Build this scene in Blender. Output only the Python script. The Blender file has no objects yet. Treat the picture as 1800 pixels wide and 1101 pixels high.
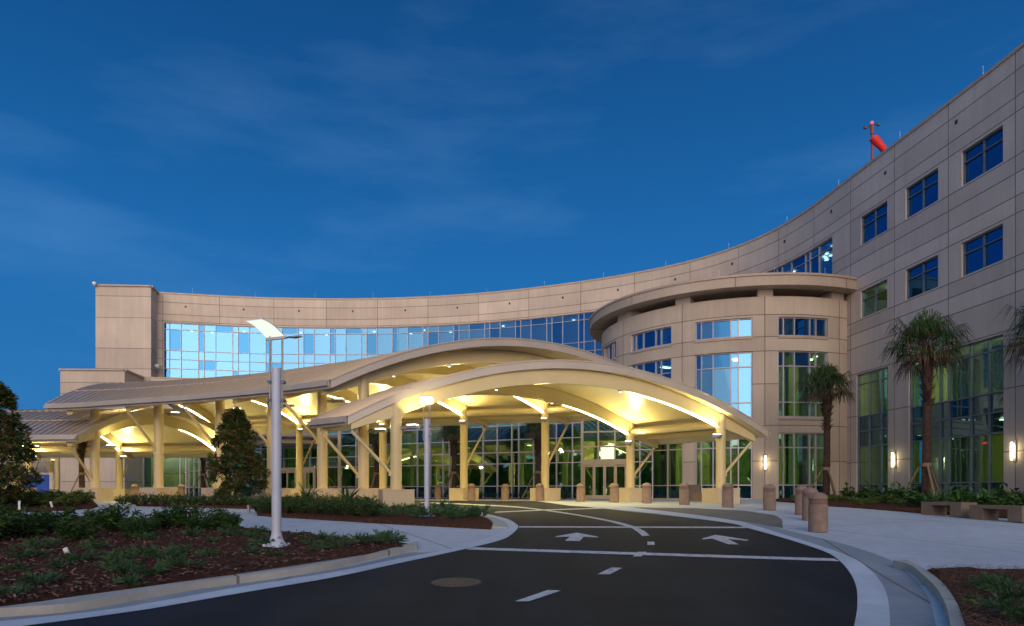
import bpy, bmesh, math, random
from mathutils import Vector, Matrix, noise
from mathutils.geometry import tessellate_polygon
R = math.radians
rnd = random.Random(7)
C = bpy.context.scene.collection
sc = bpy.context.scene
CZ = 1.4                      # eye height above the road at the camera
F = 1200.0                    # focal length in photo pixels
# ------------------------------------------------------------------ camera
cd = bpy.data.cameras.new('camera'); cam = bpy.data.objects.new('camera', cd); C.objects.link(cam)
cam.location = (0, 0, CZ); cam.rotation_euler = (R(90), 0, 0)
cd.sensor_width = 36; cd.lens = 24; cd.shift_y = (866 - 550.5) / 1800; cd.clip_end = 3000; cd.clip_start = .1
sc.camera = cam
# ------------------------------------------------------------------ sky
GLOW = Vector((.06, -.98, .13)).normalized()
w = bpy.data.worlds.new('World'); sc.world = w; w.use_nodes = True
nt = w.node_tree; N = nt.nodes; Lk = nt.links; N.clear()
out = N.new('ShaderNodeOutputWorld')
tc = N.new('ShaderNodeTexCoord'); sep = N.new('ShaderNodeSeparateXYZ'); Lk.new(tc.outputs['Generated'], sep.inputs[0])
ramp = N.new('ShaderNodeValToRGB'); Lk.new(sep.outputs['Z'], ramp.inputs[0])
el = ramp.color_ramp.elements
el[0].position = 0.0; el[0].color = (.030, .18, .46, 1)
el[1].position = 1.0; el[1].color = (.03, .165, .40, 1)
for p, c in ((.12, (.020, .172, .46, 1)), (.3, (.011, .143, .425, 1)), (.5, (.006, .088, .29, 1)), (.62, (.004, .064, .22, 1)), (.8, (.025, .12, .32, 1))):
    e = el.new(p); e.color = c
# thin high cloud
mp = N.new('ShaderNodeMapping'); mp.inputs['Scale'].default_value = (1.1, 1.1, 4.5); mp.inputs['Rotation'].default_value = (.22, .25, 0)
Lk.new(tc.outputs['Generated'], mp.inputs[0])
nz = N.new('ShaderNodeTexNoise'); nz.inputs['Scale'].default_value = 2.1; nz.inputs['Detail'].default_value = 7; nz.inputs['Roughness'].default_value = .55
Lk.new(mp.outputs[0], nz.inputs[0])
cr = N.new('ShaderNodeValToRGB'); cr.color_ramp.elements[0].position = .5; cr.color_ramp.elements[1].position = .8
cr.color_ramp.elements[0].color = (0, 0, 0, 1); cr.color_ramp.elements[1].color = (.035, .055, .075, 1)
Lk.new(nz.outputs['Fac'], cr.inputs[0])
addc = N.new('ShaderNodeMixRGB'); addc.blend_type = 'ADD'; addc.inputs[0].default_value = 1
Lk.new(ramp.outputs[0], addc.inputs[1]); Lk.new(cr.outputs[0], addc.inputs[2])
# after-glow low in the sky behind the camera
dot = N.new('ShaderNodeVectorMath'); dot.operation = 'DOT_PRODUCT'; dot.inputs[1].default_value = GLOW
Lk.new(tc.outputs['Generated'], dot.inputs[0])
mx = N.new('ShaderNodeMath'); mx.operation = 'MAXIMUM'; mx.inputs[1].default_value = 0; Lk.new(dot.outputs['Value'], mx.inputs[0])
pw = N.new('ShaderNodeMath'); pw.operation = 'POWER'; pw.inputs[1].default_value = 8.5; Lk.new(mx.outputs[0], pw.inputs[0])
gl = N.new('ShaderNodeMixRGB'); gl.blend_type = 'MULTIPLY'; gl.inputs[0].default_value = 1; gl.inputs[1].default_value = (5.2, 4.0, 2.95, 1)
Lk.new(pw.outputs[0], gl.inputs[2])
pw2 = N.new('ShaderNodeMath'); pw2.operation = 'POWER'; pw2.inputs[1].default_value = 1.6; Lk.new(mx.outputs[0], pw2.inputs[0])
gl2 = N.new('ShaderNodeMixRGB'); gl2.blend_type = 'MULTIPLY'; gl2.inputs[0].default_value = 1; gl2.inputs[1].default_value = (.11, .18, .27, 1)
Lk.new(pw2.outputs[0], gl2.inputs[2])
ad2 = N.new('ShaderNodeMixRGB'); ad2.blend_type = 'ADD'; ad2.inputs[0].default_value = 1
Lk.new(addc.outputs[0], ad2.inputs[1]); Lk.new(gl.outputs[0], ad2.inputs[2])
ad3 = N.new('ShaderNodeMixRGB'); ad3.blend_type = 'ADD'; ad3.inputs[0].default_value = 1
Lk.new(ad2.outputs[0], ad3.inputs[1]); Lk.new(gl2.outputs[0], ad3.inputs[2])
bg = N.new('ShaderNodeBackground'); bg.inputs[1].default_value = 1.0; Lk.new(ad3.outputs[0], bg.inputs[0])
sky = N.new('ShaderNodeTexSky'); sky.sky_type = 'NISHITA'; sky.sun_disc = False
sky.sun_elevation = R(1.5); sky.sun_rotation = R(200)
bg2 = N.new('ShaderNodeBackground'); bg2.inputs[1].default_value = .004; Lk.new(sky.outputs[0], bg2.inputs[0])
ash = N.new('ShaderNodeAddShader'); Lk.new(bg.outputs[0], ash.inputs[0]); Lk.new(bg2.outputs[0], ash.inputs[1])
Lk.new(ash.outputs[0], out.inputs['Surface'])
# ------------------------------------------------------------------ last light of the sun
sd = bpy.data.lights.new('sun', 'SUN'); sd.energy = .30; sd.angle = R(50); sd.color = (1, .78, .58)
so = bpy.data.objects.new('sun', sd); C.objects.link(so)
so.rotation_euler = Vector((.0, -.97, .22)).to_track_quat('Z', 'Y').to_euler()
sc.view_settings.view_transform = 'Standard'; sc.view_settings.look = 'None'
sc.view_settings.exposure = 0; sc.view_settings.gamma = 1
sc.cycles.use_denoising = True
sc.cycles.max_bounces = 7; sc.cycles.transparent_max_bounces = 24; sc.cycles.diffuse_bounces = 4
sc.cycles.glossy_bounces = 4; sc.cycles.sample_clamp_indirect = 4; sc.cycles.caustics_reflective = False; sc.cycles.caustics_refractive = False

# ================================================================== materials
MATS = {}
class NB:
    def __init__(s, name):
        s.m = bpy.data.materials.new(name); s.m.use_nodes = True
        s.t = s.m.node_tree; s.b = s.t.nodes['Principled BSDF']; s.out = s.t.nodes['Material Output']
        MATS[name] = s.m
    def n(s, k, **kw):
        x = s.t.nodes.new('ShaderNode' + k)
        for a, v in kw.items():
            if a in x.inputs.keys(): x.inputs[a].default_value = v
            else: setattr(x, a, v)
        return x
    def l(s, a, b): s.t.links.new(a, b)
def bsdf(nb, col=None, rough=.6, metal=0, spec=.5):
    if col: nb.b.inputs['Base Color'].default_value = (*col, 1)
    nb.b.inputs['Roughness'].default_value = rough; nb.b.inputs['Metallic'].default_value = metal
    nb.b.inputs['Specular IOR Level'].default_value = spec
def noisy(name, c1, c2, scale=3, rough=.7, detail=6, bump=0, bscale=40, metal=0, spec=.5, coord='Object', c3=None, stretch=(1, 1, 1), bdist=.02):
    nb = NB(name); bsdf(nb, None, rough, metal, spec)
    t = nb.n('TexCoord'); mpn = nb.n('Mapping', Scale=stretch); nb.l(t.outputs[coord], mpn.inputs[0])
    z = nb.n('TexNoise', Scale=scale, Detail=detail, Roughness=.6); nb.l(mpn.outputs[0], z.inputs[0])
    r = nb.n('ValToRGB'); r.color_ramp.elements[0].color = (*c1, 1); r.color_ramp.elements[1].color = (*c2, 1)
    r.color_ramp.elements[0].position = .32; r.color_ramp.elements[1].position = .68
    if c3: e = r.color_ramp.elements.new(.5); e.color = (*c3, 1)
    nb.l(z.outputs['Fac'], r.inputs[0]); nb.l(r.outputs[0], nb.b.inputs['Base Color'])
    if bump:
        z2 = nb.n('TexNoise', Scale=bscale, Detail=6, Roughness=.65); nb.l(t.outputs[coord], z2.inputs[0])
        bp = nb.n('Bump', Strength=bump, Distance=bdist); nb.l(z2.outputs['Fac'], bp.inputs['Height']); nb.l(bp.outputs[0], nb.b.inputs['Normal'])
    return nb
def plain(name, col, rough=.5, metal=0, spec=.5):
    k = .9
    return noisy(name, tuple(c * k for c in col), tuple(min(1, c * 1.07) for c in col), 2.2, rough, 5, .08, 60, metal, spec)
def emis(name, col, st):
    nb = NB(name); e = nb.n('Emission', Strength=st); e.inputs[0].default_value = (*col, 1); nb.l(e.outputs[0], nb.out.inputs[0])

def precast(name, c1, c2, zlines, sstep, soff, jcol=(.17, .135, .105)):
    """wall panels: UV = (metres along wall, metres above eye level); joints are real grooves in the panel layout"""
    nb = NB(name); bsdf(nb, None, .82, 0, .25)
    uv = nb.n('UVMap'); sp = nb.n('SeparateXYZ'); nb.l(uv.outputs[0], sp.inputs[0])
    z = nb.n('TexNoise', Scale=.35, Detail=5); nb.l(uv.outputs[0], z.inputs[0])
    st = nb.n('Mapping', Scale=(2.2, .16, 1)); nb.l(uv.outputs[0], st.inputs[0])
    z2 = nb.n('TexNoise', Scale=1.0, Detail=7, Roughness=.7); nb.l(st.outputs[0], z2.inputs[0])
    mixf = nb.n('Math', operation='ADD'); nb.l(z.outputs['Fac'], mixf.inputs[0]); nb.l(z2.outputs['Fac'], mixf.inputs[1])
    hf = nb.n('Math', operation='MULTIPLY'); hf.inputs[1].default_value = .5; nb.l(mixf.outputs[0], hf.inputs[0])
    r = nb.n('ValToRGB'); r.color_ramp.elements[0].color = (*c1, 1); r.color_ramp.elements[1].color = (*c2, 1)
    r.color_ramp.elements[0].position = .36; r.color_ramp.elements[1].position = .64; nb.l(hf.outputs[0], r.inputs[0])
    # per-panel tone
    pf = nb.n('Math', operation='DIVIDE'); nb.l(sp.outputs[0], pf.inputs[0]); pf.inputs[1].default_value = sstep
    po = nb.n('Math', operation='ADD'); po.inputs[1].default_value = -soff / sstep + 50; nb.l(pf.outputs[0], po.inputs[0])
    fl = nb.n('Math', operation='FLOOR'); nb.l(po.outputs[0], fl.inputs[0])
    acc = None; cnt = None
    for zl in zlines:
        d = nb.n('Math', operation='SUBTRACT'); d.inputs[1].default_value = zl; nb.l(sp.outputs[1], d.inputs[0])
        a = nb.n('Math', operation='ABSOLUTE'); nb.l(d.outputs[0], a.inputs[0])
        g = nb.n('Math', operation='GREATER_THAN'); g.inputs[1].default_value = 0; nb.l(d.outputs[0], g.inputs[0])
        if acc is None: acc, cnt = a, g
        else:
            mn = nb.n('Math', operation='MINIMUM'); nb.l(acc.outputs[0], mn.inputs[0]); nb.l(a.outputs[0], mn.inputs[1]); acc = mn
            s_ = nb.n('Math', operation='ADD'); nb.l(cnt.outputs[0], s_.inputs[0]); nb.l(g.outputs[0], s_.inputs[1]); cnt = s_
    fr = nb.n('Math', operation='FRACT'); nb.l(po.outputs[0], fr.inputs[0])
    f5 = nb.n('Math', operation='SUBTRACT'); f5.inputs[1].default_value = .5; nb.l(fr.outputs[0], f5.inputs[0])
    fa = nb.n('Math', operation='ABSOLUTE'); nb.l(f5.outputs[0], fa.inputs[0])
    fi = nb.n('Math', operation='SUBTRACT'); fi.inputs[0].default_value = .5; nb.l(fa.outputs[0], fi.inputs[1])
    fm = nb.n('Math', operation='MULTIPLY'); fm.inputs[1].default_value = sstep; nb.l(fi.outputs[0], fm.inputs[0])
    mn = nb.n('Math', operation='MINIMUM'); nb.l(acc.outputs[0], mn.inputs[0]); nb.l(fm.outputs[0], mn.inputs[1])
    jl = nb.n('MapRange'); jl.inputs['From Min'].default_value = .008; jl.inputs['From Max'].default_value = .036; nb.l(mn.outputs[0], jl.inputs[0])
    comb = nb.n('CombineXYZ'); nb.l(fl.outputs[0], comb.inputs[0]); nb.l(cnt.outputs[0], comb.inputs[1])
    wn = nb.n('TexWhiteNoise'); nb.l(comb.outputs[0], wn.inputs[0])
    mr = nb.n('MapRange'); mr.inputs['To Min'].default_value = .89; mr.inputs['To Max'].default_value = 1.08; nb.l(wn.outputs['Value'], mr.inputs[0])
    hv = nb.n('HueSaturation'); nb.l(r.outputs[0], hv.inputs['Color']); nb.l(mr.outputs[0], hv.inputs['Value'])
    mc = nb.n('MixRGB'); mc.inputs[1].default_value = (*jcol, 1); nb.l(jl.outputs[0], mc.inputs[0]); nb.l(hv.outputs[0], mc.inputs[2])
    nb.l(mc.outputs[0], nb.b.inputs['Base Color'])
    fn = nb.n('TexNoise', Scale=45, Detail=3); nb.l(uv.outputs[0], fn.inputs[0])
    fm2 = nb.n('Math', operation='MULTIPLY'); fm2.inputs[1].default_value = .12; nb.l(fn.outputs['Fac'], fm2.inputs[0])
    ad = nb.n('Math', operation='ADD'); nb.l(fm2.outputs[0], ad.inputs[0]); nb.l(jl.outputs[0], ad.inputs[1])
    bp = nb.n('Bump', Strength=.6, Distance=.02); nb.l(ad.outputs[0], bp.inputs['Height']); nb.l(bp.outputs[0], nb.b.inputs['Normal'])

def glass(name, refl, fac, through, wavy=.02, back=None, rough=.02, edge=.35):
    """thin coated glazing: part mirror, part tinted see-through"""
    nb = NB(name); nb.t.nodes.remove(nb.b)
    g = nb.n('BsdfGlossy', Roughness=rough); g.inputs[0].default_value = (*refl, 1)
    if back:
        t = nb.n('BsdfDiffuse'); t.inputs[0].default_value = (*back, 1)
    else:
        t = nb.n('BsdfTransparent'); t.inputs[0].default_value = (*through, 1)
    lw = nb.n('LayerWeight', Blend=edge); m_ = nb.n('MapRange'); m_.inputs['To Min'].default_value = fac; m_.inputs['To Max'].default_value = 1
    nb.l(lw.outputs['Fresnel'], m_.inputs[0])
    mix = nb.n('MixShader'); nb.l(m_.outputs[0], mix.inputs[0]); nb.l(t.outputs[0], mix.inputs[1]); nb.l(g.outputs[0], mix.inputs[2])
    tcn = nb.n('TexCoord'); z = nb.n('TexNoise', Scale=.9, Detail=1); nb.l(tcn.outputs['Object'], z.inputs[0])
    bp = nb.n('Bump', Strength=1, Distance=wavy); nb.l(z.outputs['Fac'], bp.inputs['Height']); nb.l(bp.outputs[0], g.inputs['Normal'])
    nb.l(mix.outputs[0], nb.out.inputs[0])

ZJ = [19.35, 18.15, 17.45, 15.45, 14.65, 13.6, 12.8, 10.85, 10.1, 9.2, 7.55, 4.85, 1.9]
precast('precast', (.52, .425, .335), (.66, .545, .43), ZJ, 5.4, .74)
precast('precast_wing', (.53, .445, .375), (.66, .56, .475), ZJ, 4.24, 72.25)
precast('precast_block', (.51, .415, .325), (.64, .53, .415), [19.2, 17.1, 14.1, 12.1, 10.0, 9.0, 4.6, 3.8, 1.0], 60, 30)
precast('precast_slab', (.47, .38, .295), (.56, .455, .355), [30], 7.2, 1)
noisy('coping', (.44, .33, .25), (.52, .40, .31), 2, .6)
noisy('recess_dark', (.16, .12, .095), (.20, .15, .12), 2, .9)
glass('glass_band', (.105, .275, .47), .64, (.25, .5, .62), .003)
glass('glass_dark', (.055, .22, .46), .50, None, .003, (.004, .03, .09))
glass('glass_green', (.34, .60, .60), .24, (.36, .62, .42), .004)
glass('glass_lobby', (.62, .92, .62), .50, (.40, .68, .36), .002)
glass('glass_spandrel', (.40, .70, .75), .22, None, .003, (.004, .028, .04))
glass('glass_wing', (.25, .50, .72), .26, (.35, .6, .3), .003)
noisy('mullion', (.42, .38, .42), (.50, .45, .49), 4, .4, metal=.2)
noisy('mullion_dark', (.13, .16, .20), (.18, .21, .26), 4, .4, metal=.3)
noisy('mullion_tan', (.48, .38, .22), (.56, .45, .27), 4, .45)
noisy('steel_cream', (.62, .50, .25), (.69, .56, .30), .8, .38, 5, .05, 30, spec=.5)
noisy('steel_taupe', (.42, .34, .25), (.48, .395, .29), .8, .45, 5, .05, 30)
noisy('pedestal_stucco', (.55, .44, .28), (.62, .51, .34), 1.3, .85, 7, .3, 60)
def soffit_mat():
    nb = noisy('soffit_metal', (.70, .57, .30), (.77, .64, .36), .5, .28, 4)
    uv = nb.n('UVMap'); wv = nb.n('TexWave', wave_type='BANDS', bands_direction='Y', Scale=1.6, Distortion=.4); wv.wave_profile = 'SAW'
    nb.l(uv.outputs[0], wv.inputs[0]); bp = nb.n('Bump', Strength=.35, Distance=.02); nb.l(wv.outputs['Fac'], bp.inputs['Height'])
    nb.l(bp.outputs[0], nb.b.inputs['Normal'])
soffit_mat()
noisy('roof_metal', (.33, .35, .50), (.42, .44, .60), .6, .36, 5, .05, 8, metal=.25)
noisy('seam_metal', (.62, .47, .30), (.70, .54, .36), 2, .4, metal=.3)
noisy('fascia_metal', (.46, .40, .335), (.53, .465, .39), .8, .45, metal=.2)
noisy('dark_metal', (.04, .04, .045), (.07, .07, .075), 6, .5, metal=.4)
noisy('fixture_grey', (.32, .31, .31), (.40, .39, .39), 5, .45, metal=.5)
noisy('pole_white', (.50, .53, .62), (.60, .63, .72), 1.2, .4, spec=.5)
noisy('bolt_blue', (.06, .10, .17), (.1, .15, .24), 8, .4, metal=.5)
emis('lamp_warm', (1, .86, .50), 9)
emis('strip_warm', (1, .86, .42), 12)
emis('lamp_white', (1, .98, .93), 7.0)
emis('reflector_glow', (.93, 1, .88), 1.0)
emis('sconce', (1, .84, .45), 20)
emis('ceiling_panel', (1, .93, .60), 16.0)
emis('ceiling_spot', (1, .95, .75), 9)
emis('exit_red', (1, .05, .10), 3)
noisy('interior_yellow', (.62, .58, .16), (.74, .68, .22), .5, .8)
noisy('interior_green', (.20, .34, .12), (.40, .50, .16), .35, .8)
noisy('interior_dark', (.05, .07, .05), (.11, .14, .08), .4, .8)
noisy('interior_floor', (.25, .24, .18), (.32, .30, .22), .7, .4)
noisy('interior_ceiling', (.6, .6, .5), (.68, .68, .56), .7, .8)
noisy('picture_dark', (.015, .02, .02), (.04, .05, .04), 3, .4)
noisy('mulch_red', (.13, .045, .03), (.20, .08, .05), 3, .9)
noisy('mulch_dark', (.03, .014, .01), (.06, .03, .02), 3, .9)
noisy('mulch_tan', (.20, .11, .065), (.30, .17, .10), 3, .9)
def asphalt():
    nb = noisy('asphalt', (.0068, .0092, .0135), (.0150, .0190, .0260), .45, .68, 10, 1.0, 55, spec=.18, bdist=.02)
    t = nb.n('TexCoord'); src = nb.b.inputs['Base Color'].links[0].from_socket
    z = nb.n('TexNoise', Scale=95, Detail=4, Roughness=.8); nb.l(t.outputs['Object'], z.inputs[0])
    r = nb.n('MapRange'); r.inputs['From Min'].default_value = .35; r.inputs['From Max'].default_value = .68; r.inputs['To Min'].default_value = .45; r.inputs['To Max'].default_value = 1.9; nb.l(z.outputs['Fac'], r.inputs[0])
    hv = nb.n('HueSaturation'); nb.l(src, hv.inputs['Color']); nb.l(r.outputs[0], hv.inputs['Value'])
    # bright aggregate chips
    v = nb.n('TexVoronoi', Scale=7.0); nb.l(t.outputs['Object'], v.inputs[0])
    c = nb.n('MapRange'); c.inputs['From Min'].default_value = .035; c.inputs['From Max'].default_value = .02; nb.l(v.outputs['Distance'], c.inputs[0])
    m_ = nb.n('MixRGB'); nb.l(c.outputs[0], m_.inputs[0]); nb.l(hv.outputs[0], m_.inputs[1]); m_.inputs[2].default_value = (.16, .17, .18, 1)
    # scuffed tyre paths and a long seam
    mp2 = nb.n('Mapping', Scale=(1.0, .10, 1), Rotation=(0, 0, -.12)); nb.l(t.outputs['Object'], mp2.inputs[0])
    z3 = nb.n('TexNoise', Scale=1.3, Detail=5); nb.l(mp2.outputs[0], z3.inputs[0])
    r3 = nb.n('MapRange'); r3.inputs['From Min'].default_value = .35; r3.inputs['From Max'].default_value = .65; r3.inputs['To Min'].default_value = .70; r3.inputs['To Max'].default_value = 1.35; nb.l(z3.outputs['Fac'], r3.inputs[0])
    h2 = nb.n('HueSaturation'); nb.l(m_.outputs[0], h2.inputs['Color']); nb.l(r3.outputs[0], h2.inputs['Value'])
    nb.l(h2.outputs[0], nb.b.inputs['Base Color'])
asphalt()
def concrete(name, c1, c2, joints=None, rot=0, jc=(.16, .15, .15), bump=.25):
    nb = noisy(name, c1, c2, .28, .75, 8, bump, 70, spec=.35)
    src = nb.b.inputs['Base Color'].links[0].from_socket
    t = nb.n('TexCoord')
    zs = nb.n('TexNoise', Scale=2.3, Detail=8, Roughness=.7); nb.l(t.outputs['Object'], zs.inputs[0])
    mr = nb.n('MapRange'); mr.inputs['From Min'].default_value = .3; mr.inputs['From Max'].default_value = .7
    mr.inputs['To Min'].default_value = .83; mr.inputs['To Max'].default_value = 1.07; nb.l(zs.outputs['Fac'], mr.inputs[0])
    hv = nb.n('HueSaturation'); nb.l(src, hv.inputs['Color']); nb.l(mr.outputs[0], hv.inputs['Value']); last = hv.outputs[0]
    if joints:
        mpn = nb.n('Mapping', Rotation=(0, 0, rot)); nb.l(t.outputs['Object'], mpn.inputs[0]); sp = nb.n('SeparateXYZ'); nb.l(mpn.outputs[0], sp.inputs[0])
        ds = []
        for i, s in enumerate(joints):
            dv = nb.n('Math', operation='DIVIDE'); dv.inputs[1].default_value = s; nb.l(sp.outputs[i], dv.inputs[0])
            fr = nb.n('Math', operation='FRACT'); nb.l(dv.outputs[0], fr.inputs[0])
            a = nb.n('Math', operation='SUBTRACT'); a.inputs[1].default_value = .5; nb.l(fr.outputs[0], a.inputs[0])
            b = nb.n('Math', operation='ABSOLUTE'); nb.l(a.outputs[0], b.inputs[0])
            c = nb.n('Math', operation='SUBTRACT'); c.inputs[0].default_value = .5; nb.l(b.outputs[0], c.inputs[1])
            d = nb.n('Math', operation='MULTIPLY'); d.inputs[1].default_value = s; nb.l(c.outputs[0], d.inputs[0]); ds.append(d)
        mn = nb.n('Math', operation='MINIMUM'); nb.l(ds[0].outputs[0], mn.inputs[0]); nb.l(ds[1].outputs[0], mn.inputs[1])
        jr = nb.n('MapRange'); jr.inputs['From Min'].default_value = .012; jr.inputs['From Max'].default_value = .032; nb.l(mn.outputs[0], jr.inputs[0])
        mc = nb.n('MixRGB'); mc.inputs[1].default_value = (*jc, 1); nb.l(jr.outputs[0], mc.inputs[0]); nb.l(last, mc.inputs[2]); last = mc.outputs[0]
    nb.l(last, nb.b.inputs['Base Color'])
concrete('concrete_plaza', (.46, .50, .54), (.56, .60, .64), (6.2, 4.8), 1.12, jc=(.24,.24,.25))
concrete('concrete_gutter', (.22, .26, .29), (.34, .38, .41), (2.9, 90), .25, bump=.4)
concrete('concrete_kerb', (.40, .385, .34), (.50, .48, .43), (30, 3.0), .9, bump=.5)
concrete('white_band', (.50, .55, .60), (.62, .67, .72), bump=.4)
concrete('bench_concrete', (.20, .145, .10), (.26, .19, .135), bump=.6)
noisy('paint_white', (.30, .31, .33), (.70, .70, .69), 9, .7, 12, .5, 90, c3=(.58, .58, .58))
def brick():
    nb = NB('pavers'); bsdf(nb, None, .85)
    t = nb.n('TexCoord'); mpn = nb.n('Mapping', Rotation=(0, 0, .5)); nb.l(t.outputs['Object'], mpn.inputs[0])
    b = nb.n('TexBrick', Scale=1.0); b.inputs['Brick Width'].default_value = .42; b.inputs['Row Height'].default_value = .22
    b.inputs['Mortar Size'].default_value = .018; b.inputs['Color1'].default_value = (.21, .20, .17, 1); b.inputs['Color2'].default_value = (.15, .14, .125, 1)
    b.inputs['Mortar'].default_value = (.06, .055, .05, 1); nb.l(mpn.outputs[0], b.inputs[0]); nb.l(b.outputs[0], nb.b.inputs['Base Color'])
    bp = nb.n('Bump', Strength=.6, Distance=.02, invert=True); nb.l(b.outputs['Fac'], bp.inputs['Height']); nb.l(bp.outputs[0], nb.b.inputs['Normal'])
brick()
noisy('mulch', (.055, .022, .014), (.19, .085, .052), 14, .95, 12, 1.0, 26, spec=.1, bdist=.09, c3=(.105, .044, .028))
noisy('straw', (.05, .026, .016), (.17, .09, .055), 22, .95, 12, 1.0, 40, spec=.1, bdist=.06)
noisy('earth', (.04, .06, .025), (.07, .08, .035), .2, .95, 8, .4, 20)
noisy('leaf_dark', (.018, .06, .016), (.045, .12, .028), 4, .55, spec=.3)
noisy('leaf_mid', (.035, .085, .02), (.085, .19, .04), 4, .55, spec=.3)
noisy('leaf_yellow', (.07, .10, .015), (.13, .15, .03), 4, .45)
noisy('leaf_rust', (.17, .07, .028), (.30, .14, .06), 4, .5)
noisy('leaf_juniper', (.025, .075, .03), (.055, .14, .055), 4, .6)
noisy('palm_green', (.016, .048, .016), (.05, .11, .028), 3, .75, spec=.2)
noisy('palm_brown', (.08, .045, .022), (.15, .09, .045), 3, .7)
noisy('bark_palm', (.035, .016, .012), (.10, .055, .04), 9, .9, 8, 1, 30)
noisy('bark', (.03, .02, .015), (.06, .04, .03), 9, .9, 8, 1, 30)
noisy('timber', (.20, .13, .08), (.28, .19, .12), 6, .8, stretch=(1, 1, .2))
noisy('bollard_tan', (.22, .15, .112), (.31, .215, .16), 5, .85, 8, .4, 90)
noisy('windsock_red', (.70, .015, .012), (.85, .03, .02), 3, .7)
noisy('mast_red', (.30, .03, .025), (.40, .045, .03), 3, .5)
noisy('sign_blue', (.008, .09, .62), (.01, .11, .72), 1, .35)
noisy('white_plastic', (.7, .7, .7), (.8, .8, .8), 3, .4)
noisy('cast_iron', (.10, .085, .055), (.17, .14, .09), 30, .6, 6, .8, 60, metal=.3)
noisy('letter_blue', (.01, .06, .4), (.015, .08, .5), 3, .4)

# ================================================================== mesh helpers
class MB:
    def __init__(s): s.v = []; s.f = []; s.m = []; s.u = []
    def add(s, vs, fs, mi=0, uvs=None):
        b = len(s.v); s.v += [tuple(p) for p in vs]
        for i, f in enumerate(fs):
            s.f.append([b + k for k in f]); s.m.append(mi)
            s.u.append(uvs[i] if uvs else None)
    def quad(s, a, b, c, d, mi=0, uv=None): s.add([a, b, c, d], [(0, 1, 2, 3)], mi, [uv] if uv else None)
    def box(s, c, sz, rz=0, mi=0):
        x, y, z = [k / 2 for k in sz]; co, si = math.cos(rz), math.sin(rz)
        vs = []
        for dz in (-z, z):
            for dx, dy in ((-x, -y), (x, -y), (x, y), (-x, y)):
                vs.append((c[0] + dx * co - dy * si, c[1] + dx * si + dy * co, c[2] + dz))
        s.add(vs, [(3, 2, 1, 0), (4, 5, 6, 7), (0, 1, 5, 4), (1, 2, 6, 5), (2, 3, 7, 6), (3, 0, 4, 7)], mi)
    def bar(s, p, q, w_, h_, up=(0, 0, 1), mi=0):
        p, q = Vector(p), Vector(q); d = (q - p).normalized(); upv = Vector(up)
        sd_ = d.cross(upv)
        if sd_.length < 1e-4: sd_ = Vector((1, 0, 0))
        sd_.normalize(); u2 = sd_.cross(d).normalized()
        vs = []
        for P in (p, q):
            for a, b in ((-1, -1), (1, -1), (1, 1), (-1, 1)):
                vs.append(P + sd_ * (a * w_ / 2) + u2 * (b * h_ / 2))
        s.add(vs, [(3, 2, 1, 0), (4, 5, 6, 7), (0, 1, 5, 4), (1, 2, 6, 5), (2, 3, 7, 6), (3, 0, 4, 7)], mi)
    def tube(s, pts, rad, n=12, mi=0, cap=True):
        pts = [Vector(p) for p in pts]
        if not isinstance(rad, (list, tuple)): rad = [rad] * len(pts)
        rings = []; base = len(s.v); prev = None
        for i, p in enumerate(pts):
            d = (pts[min(i + 1, len(pts) - 1)] - pts[max(i - 1, 0)]).normalized()
            if prev is None:
                a = d.cross(Vector((0, 0, 1)));
                if a.length < 1e-3: a = Vector((1, 0, 0))
            else: a = prev - d * prev.dot(d)
            a.normalize(); b = d.cross(a); prev = a
            for k in range(n):
                t = 2 * math.pi * k / n
                s.v.append(tuple(p + (a * math.cos(t) + b * math.sin(t)) * rad[i]))
        for i in range(len(pts) - 1):
            for k in range(n):
                s.f.append([base + i * n + k, base + i * n + (k + 1) % n, base + (i + 1) * n + (k + 1) % n, base + (i + 1) * n + k]); s.m.append(mi); s.u.append(None)
        if cap:
            s.f.append([base + k for k in range(n)][::-1]); s.m.append(mi); s.u.append(None)
            s.f.append([base + (len(pts) - 1) * n + k for k in range(n)]); s.m.append(mi); s.u.append(None)
    def lathe(s, prof, c=(0, 0, 0), n=24, mi=0):
        s.tube([(c[0], c[1], c[2] + z) for r, z in prof], [max(r, 1e-4) for r, z in prof], n, mi)
    def build(s, name, mats, parent=None, smooth=False, kind=None):
        me = bpy.data.meshes.new(name); me.from_pydata(s.v, [], s.f)
        if isinstance(mats, str): mats = [mats]
        for m_ in mats: me.materials.append(MATS[m_])
        me.polygons.foreach_set('material_index', s.m)
        if any(u is not None for u in s.u):
            ul = me.uv_layers.new(name='UVMap'); i = 0
            for f, u in zip(s.f, s.u):
                for k in range(len(f)):
                    if u: ul.data[i].uv = u[k]
                    i += 1
        if smooth: me.shade_smooth() if hasattr(me, 'shade_smooth') else None
        me.update()
        o = bpy.data.objects.new(name, me); C.objects.link(o)
        if parent is not None: o.parent = parent
        if kind: o['kind'] = kind
        if smooth:
            try: me.set_sharp_from_angle(angle=R(40))
            except Exception: pass
        return o
def tag(o, label, cat, group=None):
    o['label'] = label; o['category'] = cat
    if group: o['group'] = group
    return o
def thing(name, label, cat, loc=(0, 0, 0), rz=0, group=None):
    o = bpy.data.objects.new(name, None); C.objects.link(o); o.location = loc; o.rotation_euler = (0, 0, rz); o.empty_display_size = .3
    return tag(o, label, cat, group)
def dup(root, loc, rz=None, label=None, sc_=None):
    r = root.copy(); C.objects.link(r); r.location = loc
    if rz is not None: r.rotation_euler = (0, 0, rz)
    if sc_ is not None: r.scale = (sc_,) * 3
    if label: r['label'] = label
    for ch in list(root.children):
        c = ch.copy(); C.objects.link(c); c.parent = r
        for g in ch.children:
            d = g.copy(); C.objects.link(d); d.parent = c
    return r
def lerp(a, b, t): return a + (b - a) * t
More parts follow.
